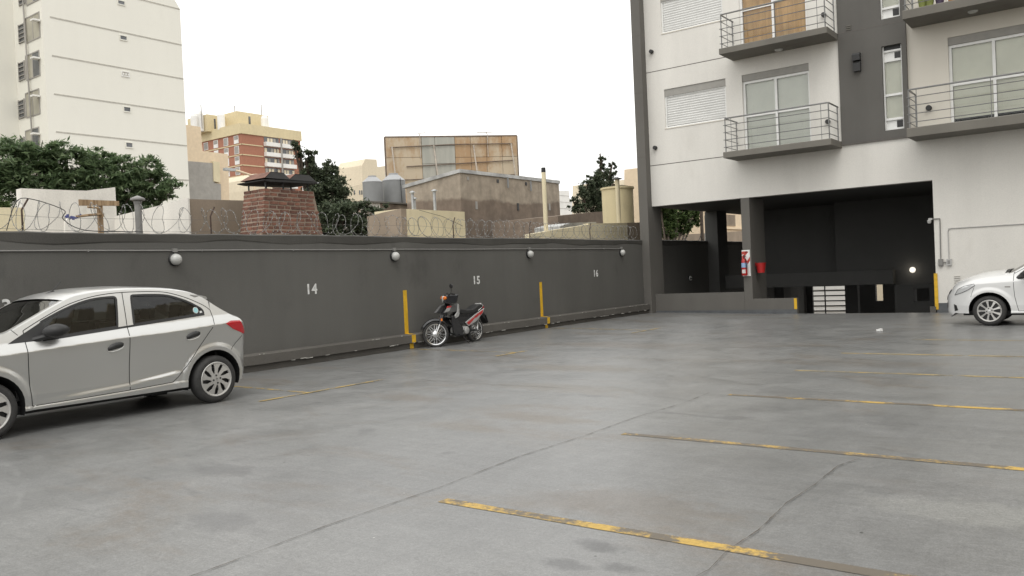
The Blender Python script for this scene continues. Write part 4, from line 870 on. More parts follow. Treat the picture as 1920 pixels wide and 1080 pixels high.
for u, v, s_ in ((.05, .75, 0), (.36, .68, 0), (.66, .72, 0), (.95, .62, 0)):
    MB().tube([bp(u*Wd, v, .12), bp(u*Wd+.3, Hd, .95)], .055, 6).build('strut', 'palesteel', bd_, True)
for a_, b_ in (((.04, .80), (.52, .62)), ((.15, 2.25), (.97, 1.9)), ((.52, .62), (.96, .62)), ((.12, 3.25), (.98, 3.0))):
    MB().tube([bp(a_[0]*Wd, a_[1], .10), bp(b_[0]*Wd, b_[1], .10)], .04, 5).build('rail', 'ruststeel', bd_, True)
for u in (.26, .77): MB().tube([bp(u*Wd, 1.6, .06), bp(u*Wd, -.1, .06), bp(u*Wd-.1, -.3, .06)], .035, 5).build('lamp_bracket', 'palesteel', bd_); MB().tube([bp(u*Wd-.8*(u > .5), -.25, .06), bp(u*Wd+.45, -.28, .06)], .03, 5).build('lamp_arm', 'palesteel', bd_)
for u in (.1, .5, .9): MB().tube([bp(u*Wd, Hd, -.1), Vector((bp(u*Wd, 0).x, bp(u*Wd, 0).y, GZ))], .15, 6).build('post', 'ruststeel', bd_)
# --- cream cistern and walls by the building
cw = thing('low_cream_wall', 'low cream parapet rising to the right behind the wire', 'wall')
slabX('wall', 'cream', cw, -14.6, [(994, 439), (1040, 431), (1103, 421), (1103, 419), (1175, 418), (1176, 418)], .2, True)
slabX('rust_wall', 'tanwall', cw, -14.75, [(1170, 418), (1200, 417)], .2, True)
tag(slabX('dark_shed', 'brownbld', None, -22, [(1046, 405), (1120, 397), (1140, 396)], 4, True), 'dark low shed behind the cream parapet', 'shed')
tag(slabX('metal_shed', 'zincroof', None, -17.5, [(1050, 424), (1070, 418), (1118, 416)], 1.2, True), 'dull metal clad shed below the dark shed', 'shed')
ct = thing('cistern', 'round cream cistern with a rim standing by the grey pillar', 'cistern', tuple(at(1160, 418, 0, -16.6)))
dpt = (Vector(ct.location)-EYE).dot(fwd); r = 30.0/FPX*dpt; h = (418-352)/FPX*dpt
MB().lathe([(0, -1.5), (r*.96, -1.5), (r*.98, h*.93), (r*1.05, h*.95), (r*1.05, h), (r*.9, h*1.01), (0, h*1.02)], n=40).build('drum', 'creamtank', ct, True)
MB().tube([(-.1, -.3, h), (-.1, -.2, h+.14), (0, .1, h+.10), (.1, .35, h+.02)], .03, 6).cbox((0, .3, h+.06), (.4, .5, .08)).build('lid_clutter', 'bark', ct)
for px, py0, py1, X, lab, capm in ((1021, 322, 440, -14.8, 'tall cream vent pipe with a black top, left of the cistern', 1), (1159, 337, 446, -14.9, 'cream vent pipe in front of the cistern', 2)):
    a = at(px-2, py0, 0, X); b = at(px, py1, 0, X); dpt = (a-EYE).dot(fwd); r = 4.2/FPX*dpt
    t = thing('vent_pipe', lab, 'pipe', (X, a.y, 0), 0, 'cream vent pipes')
    MB().tube([(0, 0, GZ), (0, 0, a.z)], r, 14).build('pipe', 'cream', t, True)
    if capm == 1: MB().lathe([(0, .13), (r*.95, .13), (r*1.05, .0), (r*1.02, -.02)], (0, 0, a.z), n=14).build('cap', 'black', t, True)
    else: MB().lathe([(0, .10), (r*2.2, .04), (r*2.2, .02), (r*1.0, .0)], (0, 0, a.z), n=14).build('cap', 'blackm', t, True)
# --- house and pole seen through the open side of the building
hb = thing('beige_house', 'beige house with a roller shutter seen under the building', 'house')
X5 = -24.0; slabX('wall', 'farpeach', hb, X5, [(1312, 300), (1312, 440), (1420, 440), (1420, 300)][::-1], 6)
slabX('wall', 'tanwall', hb, X5+.3, [(1240, 462), (1240, 442), (1420, 432), (1420, 462)], .28, False)
y0, y1, z0, z1 = rectX(1358, 1378, 402, 424, X5)
sh_ = MB()
for i in range(9): sh_.box(X5+.01, X5+.06, y0, y1, z0+(z1-z0)*i/9, z0+(z1-z0)*(i+.8)/9)
tag(sh_.build('shutter', 'tanwall', hb), kind='stuff'); MB().box(X5+.01, X5+.08, y0-.1, y1+.1, z1, z1+.12).build('lintel', 'farpeach', hb); MB().box(X5+.01, X5+.15, y0-.1, y1+3, z0-.25, z0-.12).build('sill', 'farpeach', hb)
t = thing('utility_pole', 'dark utility pole with boxes and loose wires beyond the open garage side', 'pole')
a = at(1315, 400, 0, -21); MB().tube([(-21, a.y, GZ), (-21, a.y, 7)], .11, 8).build('pole', 'bark', t, True)
MB().box(-20.9, -20.7, a.y+.1, a.y+.35, 3.0, 3.5).build('meter_box', 'galv', t); MB().tube([(-20.85, a.y+.2, GZ), (-20.85, a.y+.2, 4.6)], .05, 6).build('conduit', 'galv', t)
for k in range(3): MB().tube(catmull([(-21, a.y, 3.6-k*.35), (-20.9, a.y-.9, 3.0-k*.2), (-20.8, a.y-2.2, 2.9-k*.1), (-20.6, a.y-3.6, 3.2-k*.2)], 5), .018, 4).build('wire', 'black', t)

# ------------------------------------------------------------------ trees
def tree(name, label, base, clumps, nleaf, ls, mat, flat=.75, asp=.42, group=None):
    t = thing(name, label, 'tree', base, 0, group); B_ = Vector(base); cs = [(Vector(c)-B_, Vector(r) if isinstance(r, tuple) else Vector((r, r, r))) for c, r in clumps]
    tb = MB(); main = sum((c for c, r in cs), Vector())/len(cs)
    tb.tube([(0, 0, 0), (main.x*.1, main.y*.1, main.z*.35), (main.x*.4, main.y*.4, main.z*.7), tuple(main)], [.22, .17, .12, .05], 7)
    for c, r in cs:
        s0 = Vector((main.x*.2, main.y*.2, main.z*.45)); tb.tube([s0, s0.lerp(c, .5)+Vector((0, 0, .15)), c], [.10, .06, .02], 5)
        for k in range(5):
            v = Vector((random.gauss(0, 1), random.gauss(0, 1), random.gauss(.3, 1))).normalized(); tip = c + Vector((v.x*r.x, v.y*r.y, v.z*r.z))*.85; tb.tube([c.lerp(s0, .25), c.lerp(tip, .5), tip], [.035, .022, .008], 4)
    tb.build('trunk', 'bark', t, True)
    vol = [r.x*r.y*r.z for c, r in cs]; tot = sum(v**.67 for v in vol); vs = []; fs = []
    for (c, r), v0 in zip(cs, vol):
        n_ = int(nleaf*v0**.67/tot); sub = []
        for k in range(max(8, n_//55)):
            v = Vector((random.gauss(0, 1), random.gauss(0, 1), random.gauss(0, 1))).normalized(); q = random.uniform(.35, 1.0)**.5 if random.random() < .88 else random.uniform(1.05, 1.3)
            sub.append((c + Vector((v.x*r.x, v.y*r.y, v.z*r.z))*q, random.uniform(.16, .34)*min(r)))
        for k in range(n_):
            cc, rr_ = random.choice(sub); p = cc + Vector((random.gauss(0, 1), random.gauss(0, 1), random.gauss(0, flat)))*rr_*(.55 if random.random() < .86 else 1.15)
            d = (p-cc); 
            u = Vector((random.gauss(0, 1), random.gauss(0, 1), random.gauss(-.2, .6))).normalized(); w = u.cross(Vector((random.gauss(0, .5), random.gauss(0, .5), 1))).normalized(); s_ = ls*random.uniform(.6, 1.35); o = len(vs)
            vs += [p-u*s_, p+w*s_*asp-u*s_*.1, p+u*s_, p-w*s_*asp-u*s_*.1]; fs.append((o, o+1, o+2, o+3))
    me = bpy.data.meshes.new('crown'); me.from_pydata(vs, [], fs); me.materials.append(MAT[mat]); link('crown', me, t)
    return t
def cl(px, py, X, rpx, k=(1, 1, 1)):
    p = at(px, py, 0, X); r = rpx/FPX*((p-EYE).dot(fwd)); return (tuple(p), (r*k[0], r*k[1], r*k[2]))
XA = -27
tree('broad_tree', 'broad feathery green tree below the ivory tower', (XA-1, at(130, 330, 0, XA).y, GZ),
     [cl(-45, 330, XA, 62), cl(20, 300, XA, 48, (1, 1, .85)), cl(75, 290, XA, 42, (1, 1, .75)), cl(60, 345, XA, 52), cl(125, 312, XA, 46, (1, 1, .8)), cl(135, 355, XA, 44), cl(190, 300, XA-.6, 30, (1, 1, .85)), cl(185, 335, XA, 42), cl(235, 318, XA, 36, (1, 1, .8)), cl(235, 358, XA, 38, (1, 1, .8)), cl(280, 316, XA-.5, 27, (1, 1, .85)), cl(285, 350, XA, 30), cl(318, 355, XA, 20), cl(262, 388, XA, 36), cl(230, 410, XA, 26)], 46000, .10, 'leafA', .42, .27)
XD = -26
tree('dark_tree', 'dull dark green tree rising behind the brick chimney', (XD-.5, at(612, 400, 0, XD).y, GZ),
     [cl(553, 272, XD, 8), cl(560, 285, XD, 11), cl(573, 300, XD, 14, (1, 1, 1.2)), cl(586, 290, XD, 9), cl(581, 325, XD, 22), cl(613, 318, XD, 18), cl(600, 348, XD, 31), cl(630, 345, XD, 18), cl(620, 375, XD, 32), cl(640, 362, XD-.4, 14), cl(608, 415, XD, 34), cl(640, 410, XD+1.5, 36, (1, 1, .8)), cl(672, 395, XD+1.5, 24, (1, 1, .8)), cl(705, 405, XD+1.5, 20), cl(720, 428, XD+1.5, 24, (1, 1, .7)), cl(675, 430, XD+1.5, 34, (1, 1, .7))], 30000, .08, 'leafB')
XE = -29
tree('pointed_tree', 'tall pointed dark tree left of the cream cistern', (XE-.5, at(1128, 400, 0, XE).y, GZ),
     [cl(1126, 293, XE, 5, (1, 1, 1.6)), cl(1127, 306, XE, 8, (1, 1, 1.4)), cl(1130, 322, XE, 11), cl(1148, 310, XE, 7, (1, 1, 1.5)), cl(1142, 328, XE, 12), cl(1118, 338, XE, 14), cl(1100, 348, XE, 13), cl(1092, 365, XE, 12), cl(1120, 362, XE, 22), cl(1143, 355, XE, 17), cl(1112, 385, XE, 22), cl(1138, 385, XE, 20), cl(1160, 372, XE, 12), cl(1076, 378, XE+1, 8), cl(1082, 392, XE+1, 14, (1, 1, .8))], 26000, .085, 'leafB')
XG = -20.6
tree('garden_tree', 'leafy olive green tree seen under the building over the wall', (XG-.6, at(1265, 430, 0, XG).y, GZ),
     [cl(1252, 400, XG-1.5, 20), cl(1275, 395, XG-1.5, 22), cl(1298, 396, XG-1.5, 16), cl(1250, 428, XG-1.5, 20), cl(1278, 425, XG-1.5, 17), cl(1300, 412, XG-1.5, 13), cl(1238, 385, XG-1.5, 16)], 18000, .10, 'leafC')
p = at(8, 390, 0, -17.6)
tree('yard_shrub', 'small bright green shrub above the cream yard wall', (-17.8, p.y, GZ), [cl(4, 386, -17.6, 9), cl(-20, 384, -17.6, 14), cl(14, 390, -17.6, 6)], 900, .06, 'leafC')
tag(slabX('white_shed', 'farwhite', None, -34, [(1262, 440), (1275, 428), (1300, 426), (1320, 438)], 5, True), 'white shed roof beyond the garden tree', 'shed')
# ================================================================== vehicles
class CarShape:
    """side skin hw(s, z) and the closed side profile P of a small hatchback; s runs from nose to tail, rear hub at 0"""
    def __init__(c, prof, fh, shoulder, W0=.85, zr=.31, crease=True, front_round=-3.0):
        c.P = catmull(prof, 8); c.fh = fh; c.sh = shoulder; c.W0 = W0; c.zr = zr; c.cr = crease; c.fr = front_round
    def hw(c, s, z):
        zs = interp(c.sh, s); w = c.W0
        if z > zs:
            d = z-zs; w -= .30*d + .18*(min(d, .12) - .02*(1-math.exp(-d/.02)))
        else: w -= .05*(zs-z) + .035*sm(.0, .5, zs-z)
        if z < .42: w -= .16*(.42-z)
        if c.cr and -2.3 < s < -.4:
            zc = interp([(-2.14, .346), (-1.15, .40), (-.51, .476)], s); f = sm(-2.3, -1.6, s)*sm(-.4, -.6, s)
            w += .022*f*sm(zc+.025, zc-.035, z)
        zsill = interp([(-2.25, .30), (-1.15, .323), (-.6, .347)], s)
        w += .016*sm(zsill+.01, zsill-.03, z)*sm(-2.6, -2.3, s)*sm(-.2, -.5, s)
        for h in (c.fh, 0):
            r = math.hypot(s-h, z-c.zr); w += .026*sm(.50, .415, r)
        if s > .40: w -= .30*((s-.40)/.22)**2
        if s < c.fr: w -= .30*((c.fr-s)/.48)**2
        return w
    def nrm(c, s, z):
        e = .004; return Vector((-(c.hw(s+e, z)-c.hw(s-e, z))/(2*e), 1, -(c.hw(s, z+e)-c.hw(s, z-e))/(2*e))).normalized()
    def rail(c, s0, s1, lo=.6):
        """points of the profile between two stations (upper side)"""
        r = [p for p in c.P if min(s0, s1)-1e-4 <= p[0] <= max(s0, s1)+1e-4 and p[1] > lo]
        return r if s0 < s1 else r[::-1]
    def skin(c, name, outer, holes, mat, parent, side, off=0.0, ds=.04, dz=.0125):
        polys = [[Vector((p[0], p[1], 0)) for p in L] for L in [outer]+holes]; flat = [v for L in polys for v in L]
        tris = tessellate_polygon(polys); bm = bmesh.new(); bv = [bm.verts.new(v) for v in flat]
        for t in tris:
            try: bm.faces.new([bv[i] for i in t])
            except ValueError: pass
        s0, s1 = min(v.x for v in flat), max(v.x for v in flat); z0, z1 = min(v.y for v in flat), max(v.y for v in flat)
        for k in range(math.ceil(s0/ds), math.floor(s1/ds)+1): bmesh.ops.bisect_plane(bm, geom=bm.verts[:]+bm.edges[:]+bm.faces[:], plane_co=(k*ds, 0, 0), plane_no=(1, 0, 0), dist=1e-5)
        for k in range(math.ceil(z0/dz), math.floor(z1/dz)+1): bmesh.ops.bisect_plane(bm, geom=bm.verts[:]+bm.edges[:]+bm.faces[:], plane_co=(0, k*dz, 0), plane_no=(0, 1, 0), dist=1e-5)
        N = []; bm.verts.ensure_lookup_table()
        for v in bm.verts:
            s, z = v.co.x, v.co.y; n = c.nrm(s, z); v.co = (s, side*(c.hw(s, z)+off), z); N.append((n.x, side*n.y, n.z))
        bm.normal_update()
        for f in bm.faces:
            if f.normal.y*side < 0: f.normal_flip()
        me = bpy.data.meshes.new(name); bm.to_mesh(me); bm.free(); me.materials.append(MAT[mat]); me.shade_smooth(); me.normals_split_custom_set_from_vertices(N)
        return link(name, me, parent)
    def band(c, name, path, w, mat, parent, side, off=.002):
        path = [Vector((p[0], p[1])) for p in path]; Q = []
        for a, b in zip(path, path[1:]):
            k = max(1, int((b-a).length/.03)); Q += [a.lerp(b, i/k) for i in range(k)]
        Q.append(path[-1]); vs = []
        for i, p in enumerate(Q):
            t = (Q[min(i+1, len(Q)-1)]-Q[max(i-1, 0)]).normalized(); n = Vector((-t.y, t.x))*w/2
            for g in (p-n, p+n): vs.append((g.x, side*(c.hw(g.x, g.y)+off), g.y))
        o = MB().add(vs, [(2*i, 2*i+1, 2*i+3, 2*i+2) for i in range(len(Q)-1)]).build(name, mat, parent); return o
    def strip(c, name, i0, i1, v0, v1, crown, mat, parent, off=0.0, nv=24, edge=.014):
        P = c.P; vs = []; ns = []; fs = []
        for i in range(i0, i1+1):
            a, b = P[max(i-2, 0)], P[min(i+2, len(P)-1)]; t = Vector((b[0]-a[0], b[1]-a[1])).normalized(); n = Vector((-t.y, t.x))
            cr = interp(crown, i/(len(P)-1)); w = c.hw(*P[i])
            for k in range(nv+1):
                v = v0+(v1-v0)*k/nv
                if v0 == -1 and v1 == 1: v = math.sin(math.pi/2*v)*.5 + v*.5
                h = cr*(1-v*v) + edge*math.sqrt(max(0, 1-abs(v)**9)) + off
                vs.append((P[i][0]+n.x*h, v*w, P[i][1]+n.y*h))
        m = nv+1
        for i in range(i1-i0):
            for k in range(nv): fs.append((i*m+k, (i+1)*m+k, (i+1)*m+k+1, i*m+k+1))
        return MB().add(vs, fs).build(name, mat, parent, True)
    def idx(c, s, after=0):
        return next(i for i in range(after, len(c.P)) if c.P[i][0] >= s)
def arch(h, z, r, zl, n=18):
    a0 = math.asin(max(-1, (zl-z)/r)); return [(h+r*math.cos(a), z+r*math.sin(a)) for a in [math.pi-a0 - (math.pi-2*a0)*i/n for i in range(n+1)]]
def car_wheel(parent, s, y, side, r=.31, rim=.222, spokes=9, style='blade'):
    t = bpy.data.objects.new('wheel', None); COL.objects.link(t); t.parent = parent; t.location = (s, y, r); t.rotation_euler = (0, random.uniform(0, 1), 0 if side < 0 else math.pi)
    MB().lathe([(rim-.02, .08), (rim+.005, .088), (rim+.035, .094), (r-.035, .088), (r-.012, .072), (r-.001, .045), (r, 0), (r-.001, -.045), (r-.012, -.072), (r-.035, -.088), (rim+.035, -.094), (rim+.005, -.088), (rim-.02, -.08)], axis=1, n=56).build('tyre', 'rubber', t, True)
    MB().lathe([(0, -.045), (rim-.012, -.045), (rim-.008, -.08)], axis=1, n=40).build('rim_well', 'blackm', t, True)
    cap = MB(); cap.lathe([(rim-.026, -.072), (rim-.02, -.088), (rim-.004, -.095), (rim+.004, -.090), (rim+.004, -.08)], axis=1, n=48)
    cap.lathe([(0, -.098), (.03, -.098), (.075, -.094), (.08, -.07)], axis=1, n=30)
    for k in range(spokes):
        a = 2*math.pi*k/spokes; w0, w1, tw = (.26, .23, .22) if style == 'blade' else (.2, .13, 0.0)
        P = []
        for rr, da, yy in ((.07, -w0, -.093), (.07, w0, -.095), (.14, w0*.62+tw*.55, -.095), (rim-.012, w1+tw, -.090), (rim-.012, -w1+tw*.8, -.084), (.14, -w0*.50+tw*.4, -.088)):
            P.append((rr*math.sin(a+da), yy, rr*math.cos(a+da)))
        cap.add(P + [(p[0], p[1]+.016, p[2]) for p in P], [(0, 1, 2, 3, 4, 5), (11, 10, 9, 8, 7, 6)]+[(i, i+6, (i+1) % 6+6, (i+1) % 6) for i in range(6)])
    cap.build('hubcap', 'hubcap', t, True)
    for k in range(4):
        a = math.pi/4+math.pi/2*k; MB().lathe([(0, -.0995), (.013, -.0995)], (.05*math.sin(a), 0, .05*math.cos(a)), axis=1, n=12).build('bolt_hole', 'black', t)
    MB().lathe([(0, -.1005), (.02, -.0995)], axis=1, n=16).build('badge', 'chrome', t)
def build_car(root, C, cfg, paint):
    fh = C.fh; n1 = len(C.P)-1; cr = cfg['crown']
    iws0, iws1 = C.idx(cfg['ws'][0]), C.idx(cfg['ws'][1]); irg0, irg1 = C.idx(cfg['rg'][0]), C.idx(cfg['rg'][1]); ihood = C.idx(cfg['hood']); itg = C.idx(cfg['tg']) if cfg.get('tg') else irg1+4
    C.strip('front_bumper', 0, ihood, -1, 1, cr, paint, root); C.strip('bonnet', ihood, iws0, -1, 1, cr, paint, root)
    C.strip('pillar_surround', iws0, iws1, -1, -.90, cr, paint, root, 0, 4, .005); C.strip('pillar_surround', iws0, iws1, .90, 1, cr, paint, root, 0, 4, .005)
    C.strip('windscreen', iws0, iws1, -.90, .90, cr, 'carglass', root, -.004, 24, .005); C.strip('cowl', iws0-3, iws0+1, -.86, .86, cr, 'black', root, .004)
    C.strip('screen_border', iws0, iws1, -.925, -.885, cr, 'shutbox', root, .002, 3, .005); C.strip('screen_border', iws0, iws1, .885, .925, cr, 'shutbox', root, .002, 3, .005)
    C.strip('roof', iws1, irg0, -1, 1, cr, paint, root)
    C.strip('pillar_surround', irg0, irg1, -1, -.86, cr, paint, root, 0, 4); C.strip('pillar_surround', irg0, irg1, .86, 1, cr, paint, root, 0, 4); C.strip('rear_window', irg0, irg1, -.86, .86, cr, 'carglass', root, -.004)
    C.strip('tailgate', irg1, itg, -1, 1, cr, paint, root); C.strip('rear_bumper', itg, n1, -1, 1, cr, paint, root)
    def zi(z): return min(range(ihood+1), key=lambda i: abs(C.P[i][1]-z))
    for z0, z1, vv in ((.60, .69, .62), (.34, .47, .55)):
        i0, i1 = sorted((zi(z0), zi(z1))); C.strip('grille', i0, max(i1, i0+2), -vv, vv, cr, 'black', root, .006)
    C.strip('number_plate', zi(.50), max(zi(.58), zi(.50)+2), -.24, .24, cr, 'white', root, .012)
    # spoiler lip
    i = irg0; p = C.P[i-2]; w = C.hw(*p)
    sp = []
    for k in range(13):
        v = -1+2*k/12; y = v*(w-.01); z = p[1]+.045*(1-v*v)+.02; s = p[0]-.03+.03*(1-v*v)
        sp += [(s-.16, y, z+.045-.0), (s+.06, y*.99, z+.012), (s+.085, y*.985, z-.012), (s+.07, y*.98, z-.03), (s-.05, y, z-.03)]
    MB().add(sp, [(k*5+q, k*5+(q+1) % 5, (k+1)*5+(q+1) % 5, (k+1)*5+q) for k in range(12) for q in range(5)] + [(0, 1, 2, 3, 4), (64, 63, 62, 61, 60)]).build('spoiler', paint, root, True)
    zl = cfg['zl']; ra = .385
    for side in (-1, 1):
        A2 = arch(0, C.zr, ra, zl); A1 = arch(fh, C.zr, ra, zl)
        D = cfg['dseam']; dfrm = [tuple(p) for p in catmull(D, 3)]
        fs_ = cfg['fseam']; rs_ = cfg['rseam']; dbot = cfg['dbot']
        # fender, from nose to the front door seam
        front = [p for p in C.P[:ihood+1]]
        fen = front + C.rail(C.P[ihood][0]+.001, D[0][0]-.12, .5) 
        topF = C.rail(D[0][0]-.119, D[0][0]+.02, .5)
        fen = fen + topF + [D[0]] + fs_[1:] + [(fs_[-1][0], zl)] + A1[::-1] + [(C.P[0][0], max(C.P[0][1], zl))]
        C.skin('front_wing', fen, [], paint, root, side)
        # roof side between profile and door frames
        C.skin('roof_side', C.rail(D[0][0]+.02, D[-1][0]+.001, .5) + [dfrm[-1]] + dfrm[::-1][1:], [], paint, root, side)
        # rear quarter
        top = C.rail(D[-1][0]+.001, C.P[-1][0]-.0001, zl)
        q = [D[-1]] + top
        tail = [p for p in C.P[C.idx(max(p[0] for p in C.P)-.0005):]]
        q = q + [p for p in tail if p not in q] + [(C.P[-1][0]-.05, zl)] + A2[::-1] + [(rs_[-1][0], zl)] + [rs_[-1]] + rs_[::-1][1:-1]
        q2 = []
        for p in q:
            if not q2 or (abs(p[0]-q2[-1][0])+abs(p[1]-q2[-1][1])) > 1e-4: q2.append(p)
        C.skin('rear_wing', q2, [], paint, root, side)
        C.skin('sill', [(fs_[-1][0], zl)] + [fs_[-1]] + dbot[1:-1] + [rs_[-1], (rs_[-1][0], zl), (-1.2, zl-.0)], [], paint, root, side)
        # doors with their glass
        bs = cfg['bseam']; k1 = min(range(len(dfrm)), key=lambda k: abs(dfrm[k][0]-bs[0][0]))
        d1 = dfrm[:k1+1] + bs[1:] + [dbot[0]] + fs_[::-1][1:-1]
        d1o = C.skin('door', d1, [cfg['win1']], paint, root, side)
        d2 = dfrm[k1:] + rs_[1:-1] + [rs_[-1]] + bs[::-1][:-1]
        d2o = C.skin('door', d2, [cfg['win2']], paint, root, side)
        for w_, d_ in ((cfg['win1'], d1o), (cfg['win2'], d2o)):
            C.skin('window', w_, [], 'carglass', d_, side, -.010, .08, .05); C.band('window_seal', w_+[w_[0]], .026, 'black', d_, side, .0015)
        C.band('belt_moulding', cfg['belt'][0], .022, 'black', d1o, side, .004); C.band('belt_moulding', cfg['belt'][1], .022, 'black', d2o, side, .004)
        for path, d_ in ((dfrm[:k1+1], d1o), (dfrm[k1:], d2o), (bs, d1o), (fs_, d1o), (rs_, d2o), (dbot, d1o)): C.band('shut_line', path, .009, 'dark', d_, side, .0012)
        for path in cfg.get('seams', []): C.band('shut_line', path, .007, 'dark', root, side, .0012)
        C.skin('sail', cfg['sail'], [], 'black', d1o, side, .003, .1, .1)
        for (hs0, hz0), d_ in zip(cfg['handles'], (d1o, d2o)):
            y = C.hw(hs0, hz0)
            rec = [(hs0-.105, hz0-.03), (hs0-.06, hz0-.048), (hs0+.06, hz0-.03), (hs0+.105, hz0+.0), (hs0+.10, hz0+.035), (hs0+.02, hz0+.035), (hs0-.06, hz0+.015)]
            C.skin('handle_recess', rec, [], paint, d_, side, .0015, .1, .1)
            MB().tube([(hs0+a_, side*(C.hw(hs0+a_, hz0+b_)-.002), hz0+b_) for a_, b_ in ((-.112, -.022), (-.095, -.048), (-.05, -.060), (.02, -.050), (.075, -.030), (.108, .002))], [.004, .010, .012, .012, .010, .004], 8).build('handle_lip', paint, d_, True)
            vs = []
            for k in range(9):
                f = k/8; s_ = hs0-.092+.185*f; zz = hz0-.022+.038*f+.012*math.sin(math.pi*f); b_ = .012+.024*math.sin(math.pi*f)**.6; hh = .018+.018*math.sin(math.pi*f)**.5
                for q in range(8): a = 2*math.pi*q/8; vs.append((s_, side*(C.hw(s_, zz)+b_*.55+b_*.55*math.cos(a)), zz+hh*math.sin(a)))
            MB().add(vs, [(k*8+q, k*8+(q+1) % 8, (k+1)*8+(q+1) % 8, (k+1)*8+q) for k in range(8) for q in range(8)]+[tuple(range(8)), tuple(range(64, 72))]).build('handle', 'black', d_, True)
        for poly in cfg.get('tail', []): C.skin('tail_lamp', poly, [], 'tail', root, side, .006, .04, .04)
        for poly in cfg.get('head', []):
            hl = C.skin('headlamp', poly, [], 'headlamp', root, side, .006, .04, .04); C.band('lamp_edge', poly+[poly[0]], .010, 'blackm', hl, side, .007)
        for poly in cfg.get('fog', []): C.skin('fog_recess', poly, [], 'black', root, side, .004, .1, .1)
        for poly in cfg.get('marker', []): C.skin('side_marker', poly, [], 'fargrey', root, side, .004, .1, .1)
        # mirror
        ms, mz = cfg['mirror']; y = C.hw(ms, mz-.05); m = MB(); vs = []
        for k in range(11):
            f = k/10; rr_ = math.sin(math.pi*(.04+.92*f))**.55; cx = ms-.115+.24*f
            for q in range(12):
                a = 2*math.pi*q/12; vs.append((cx+.02*math.cos(a), side*(y+.115+.10*rr_*math.cos(a)), mz+.012*f+.075*rr_*math.sin(a)))
        m.add(vs, [(k*12+q, k*12+(q+1) % 12, (k+1)*12+(q+1) % 12, (k+1)*12+q) for k in range(10) for q in range(12)]+[tuple(range(12)), tuple(range(120, 132))])
        m.build('mirror', 'black', d1o, True)
        MB().tube([(ms-.19, side*(y-.02), mz-.085), (ms-.08, side*(y+.05), mz-.055), (ms+.02, side*(y+.10), mz-.04)], [.035, .03, .026], 8).build('mirror_arm', 'black', d1o, True)
        for h in (fh, 0):
            yo, yi = C.W0-.02, .35
            vs = []; nn = 30
            for k in range(nn+1):
                a = R(-105)+R(210)*k/nn; sx_, sz_ = h+(ra+.003)*math.sin(a), C.zr+(ra+.003)*math.cos(a); vs += [(sx_, side*(C.hw(sx_, sz_)-.006), sz_), (sx_, side*yi, sz_)]
            fs2 = [(2*k, 2*k+1, 2*k+3, 2*k+2) for k in range(nn)] + [tuple(2*k+1 for k in range(nn+1))]
            MB().add(vs, fs2).build('wheel_well', 'dark', root)
            car_wheel(root, h, side*(C.W0-.105), side, style=cfg.get('rimstyle', 'blade'), spokes=cfg.get('spokes', 9))
    # underside and cabin
    MB().box(fh-.5, .40, -.66, .66, .21, .30).build('underbody', 'dark', root)
    MB().box(-.95, -.55, .1, .45, .16, .22).cbox((-.62, -.45, .22), (.22, .12, .10)).build('exhaust', 'dark', root)
    MB().box(fh+.45, .2, -.70, .70, .32, .36).box(fh+.35, fh+.46, -.66, .66, .36, .98).box(fh+.46, fh+.75, -.64, .64, .82, 1.0).box(.18, .22, -.55, .55, .36, .95).build('cabin_floor', 'interior', root)
    for sx, zz, bk in ((fh+1.22, .52, 1.12), (fh+2.05, .54, 1.08)):
        for sy in (-.36, .36):
            m = MB(); m.prism([(sx-.28, zz-.12), (sx+.22, zz-.14), (sx+.24, zz), (sx-.28, zz+.05)], 1, sy-.24, sy+.24)
            m.prism([(sx+.18, zz), (sx+.32, zz), (sx+.45, bk), (sx+.36, bk+.02)], 1, sy-.23, sy+.23)
            m.prism([(sx+.38, bk+.04), (sx+.46, bk+.04), (sx+.48, bk+.20), (sx+.42, bk+.22)], 1, sy-.13, sy+.13)
            m.build('seat', 'seatgrey', root)
    MB().tube([(fh+.80+.05*math.sin(a), -.36+.18*math.cos(a), .98+.17*math.sin(a)) for a in [2*math.pi*k/20 for k in range(20)]], .016, 6, True).build('steering_wheel', 'interior', root)
    am = cfg.get('antenna')
    if am:
        z = C.P[C.idx(am[0])][1]+.045; MB().prism([(am[0]-.05, z-.01), (am[0]+.06, z-.01), (am[0]+.055, z+.02), (am[0]+.03, z+.022)], 1, -.02, .02).build('antenna_base', 'black', root); MB().tube([(am[0]+.03, 0, z+.012), (am[0]+.14, 0, z+.13)], .005, 5).build('antenna', 'black', root)

tl = lambda s: s + .17*(max(0, s)/.46)**3
prof = [(-3.36, .24), (-3.44, .32), (-3.47, .44), (-3.46, .58), (-3.41, .70), (-3.30, .80), (-3.10, .915), (-2.85, 1.01), (-2.64, 1.085), (-2.50, 1.110), (-2.42, 1.136), (-2.28, 1.204), (-2.10, 1.294), (-1.95, 1.368), (-1.836, 1.421), (-1.70, 1.476), (-1.55, 1.502), (-1.416, 1.519), (-1.2, 1.529), (-1.034, 1.532), (-.868, 1.527), (-.65, 1.516), (-.447, 1.497), (-.25, 1.458), (-.12, 1.410), (-.02, 1.345), (.11, 1.245), (.255, 1.136), (.335, 1.075), (.385, .96), (.425, .83), (.452, .70), (.458, .55), (.452, .43), (.40, .31)]
prof = [(tl(a), b) for a, b in prof]
FH = -2.715
CS = CarShape(prof, FH, [(-3.4, .78), (-3.0, .85), (-2.644, .874), (-2.3, .893), (-1.3, .95), (-.58, .975), (0, 1.016), (.16, 1.026), (.5, 1.03)])
